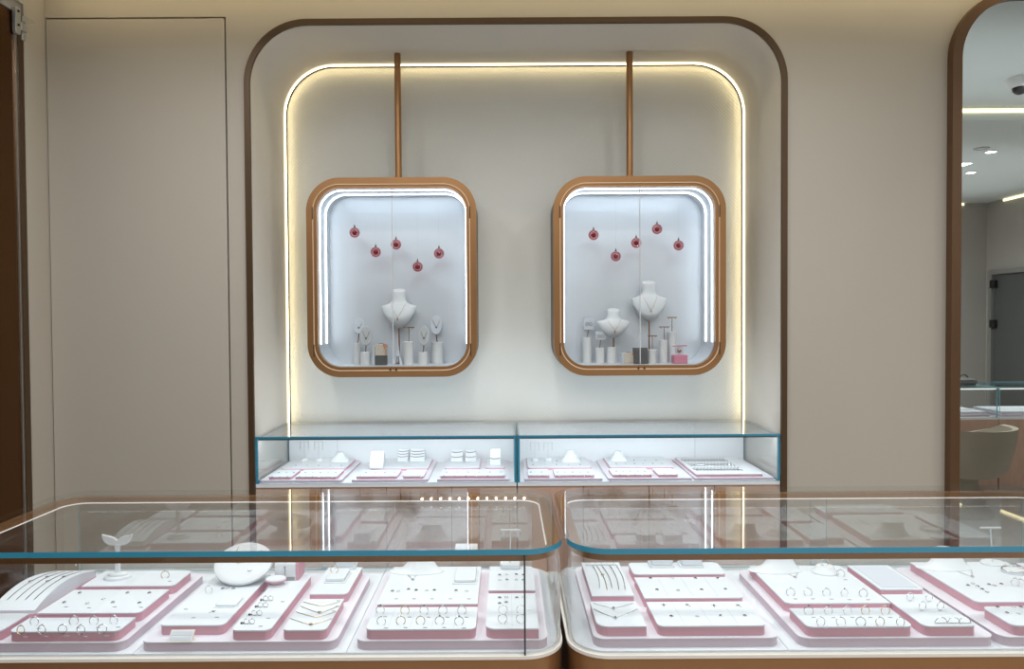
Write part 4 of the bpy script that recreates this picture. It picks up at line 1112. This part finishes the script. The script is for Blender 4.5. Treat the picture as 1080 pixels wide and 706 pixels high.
def low_form(x0, x1, y, h, label):
    a, b = PZ(x0, y, BP), PZ(x1, y, BP); hw = (b.x-a.x)/2
    t = empty('neck_form', label, 'necklace form', ((a.x+b.x)/2, min(a.y, .39), BP), None)
    MB().loft([[(hw*k*math.cos(2*PI*i/24), hw*q*math.sin(2*PI*i/24)+dy, z) for i in range(24)] for k, q, z, dy in ((1, .5, 0, 0), (.9, .45, h*.25, .004), (.6, .35, h*.55, .01), (.42, .28, h*.85, .016), (.42, .28, h, .018))]).build('neck', M['plaster'], t)
    MB().torus((0, 0, 0), 1, .02, axis='z').xf(Matrix.Translation((0, .004, h*.35)) @ Matrix.Diagonal((hw*.86, hw*.46, hw*.3, 1))).build('necklace', M['silver'], t)
low_form(348, 368, 487, .045, 'small white neck form on the first back tray')
low_form(592, 612, 487, .055, 'small white neck form on the fourth back tray')
low_form(643, 662, 486, .045, 'small white neck form on the fifth back tray')
def thin_stand(px, y0, label):
    p = PZ(px, 486, BP); yy = min(p.y, .40); a = PY(px, y0, yy)
    t = empty('earring_stand', label, 'earring stand', (a.x, yy, BP), None)
    h = min(a.z, .886)-BP
    MB().lathe([(.018, 0), (.018, .01), (.012, .014)], n=20).build('base_disc', M['plaster'], t)
    MB().tube([(0, 0, .014), (0, 0, h)], .0014, 6).build('post', M['steel'], t)
    MB().tube([(-.022, 0, h), (.022, 0, h)], .0014, 6).build('bar', M['steel'], t)
    for s_ in (-1, 1): MB().tube([(s_*.020, -.001, h), (s_*.020, -.001, h*.55)], .0010, 5).build('drop_earring', M['silver'], t)
thin_stand(321, 466, 'first thin steel earring stand from left in back counters')
thin_stand(336, 466, 'second thin steel earring stand from left in back counters')
thin_stand(564, 467, 'third thin steel earring stand from left in back counters')
thin_stand(578, 467, 'fourth thin steel earring stand from left in back counters')

# ------------------------------------------------------------------ light
def area(name, loc, rot, sx, sy, power, col=(1, 1, 1), spread=PI, shape='RECTANGLE'):
    l = bpy.data.lights.new(name, 'AREA'); l.shape = shape; l.size = sx; l.size_y = sy; l.energy = power; l.color = col; l.spread = spread
    o = bpy.data.objects.new(name, l); COL.objects.link(o); o.location = loc; o.rotation_euler = rot
    return o
COOL = (.80, .91, 1.0); WARM = (1, .80, .45); NEUT = (1, .985, .96)
# downlights of the shop ceiling
for i, (x, y) in enumerate(((-1.3, -1.0), (0, -1.0), (1.3, -1.0), (3.4, -1.2), (-1.3, -2.6), (.1, -2.7), (1.5, -2.6), (3.0, -2.7), (4.5, -2.7), (0, -4.6), (2.2, -4.6), (4.4, -4.6), (5.3, -1.4))):
    area('downlight_lamp', (x, y, (HI if y > -2 else LO)-.012), (0, 0, 0), (.12), .12, 9, NEUT, math.radians(150), 'DISK')
# strip lamps under the counter tops, and an added upward pair
for x0, x1 in ((-1.247, .1215), (.1305, 1.50)):
    area('counter_and_spill_lamp', ((x0+x1)/2, -1.642, .925), (math.radians(14), 0, 0), x1-x0-.16, .006, .34, COOL)
    area('counter_and_spill_lamp', ((x0+x1)/2, -1.205, .925), (math.radians(-30), 0, 0), x1-x0-.16, .006, .10, COOL)
for x0, x1 in ((-1.146, .043), (.053, 1.246)):
    area('counter_and_spill_lamp', ((x0+x1)/2, .026, .886), (math.radians(48), 0, 0), x1-x0-.05, .006, 1.9, COOL)
    area('counter_and_spill_lamp', ((x0+x1)/2, .03, .907), (math.radians(180-35), 0, 0), x1-x0-.30, .004, 1.6, COOL)  # added upward lamp, stands for counter spill on the niche panel
for x0, x1 in ((-.957, -.137), (.235, 1.067)):
    area('vitrine_lamp', ((x0+x1)/2, .295, VZ1-.062), (math.radians(8), 0, 0), x1-x0-.26, .05, .48, COOL)

area('ceiling_fill', (-.55, -2.2, HI-.10), (0, 0, 0), 3.2, 2.2, 40, NEUT)  # broad soft fill added to lift the room's ambient light
area('ceiling_fill', (3.6, -4.2, LO-.02), (0, 0, 0), 1.6, 1.6, 48, NEUT)  # second added fill, brightens the room side the mirror shows
for x in (-.55, .65):                  # fill spots added to brighten the niche
    area('niche_fill_spot', (x, -1.2, HI-.03), (math.radians(48), 0, 0), .3, .3, .8, NEUT, math.radians(80), 'DISK')
area('cove_and_fill_lamp', (3.6, -1.25, HI-.32), (PI, 0, 0), 3.2, 1.3, 5.5, (.90, .97, 1))  # unseen uplight added in mid-air to brighten the mirrored ceiling
area('cove_and_fill_lamp', (4.6, -4.1, LO-.34), (PI, 0, 0), 2.6, 2.4, 6, (.92, .97, 1))  # another added mid-air uplight, for the low ceiling in the mirror
area('cove_and_fill_lamp', (.4, -.14, HI-.02), (math.radians(20), 0, 0), 4.8, .02, 5, WARM)

wd = bpy.data.worlds.new('world'); S.world = wd; wd.use_nodes = True
wd.node_tree.nodes['Background'].inputs[0].default_value = (.8, .85, .9, 1)
wd.node_tree.nodes['Background'].inputs[1].default_value = .1
S.view_settings.view_transform = 'Standard'; S.view_settings.look = 'None'
S.view_settings.gamma = 1; S.view_settings.use_curve_mapping = False
S.view_settings.exposure = 0.0
c = S.cycles
c.max_bounces = 14; c.diffuse_bounces = 6; c.glossy_bounces = 8; c.transmission_bounces = 8; c.transparent_max_bounces = 48
c.caustics_reflective = False; c.caustics_refractive = False
c.sample_clamp_indirect = 6
c.use_denoising = True
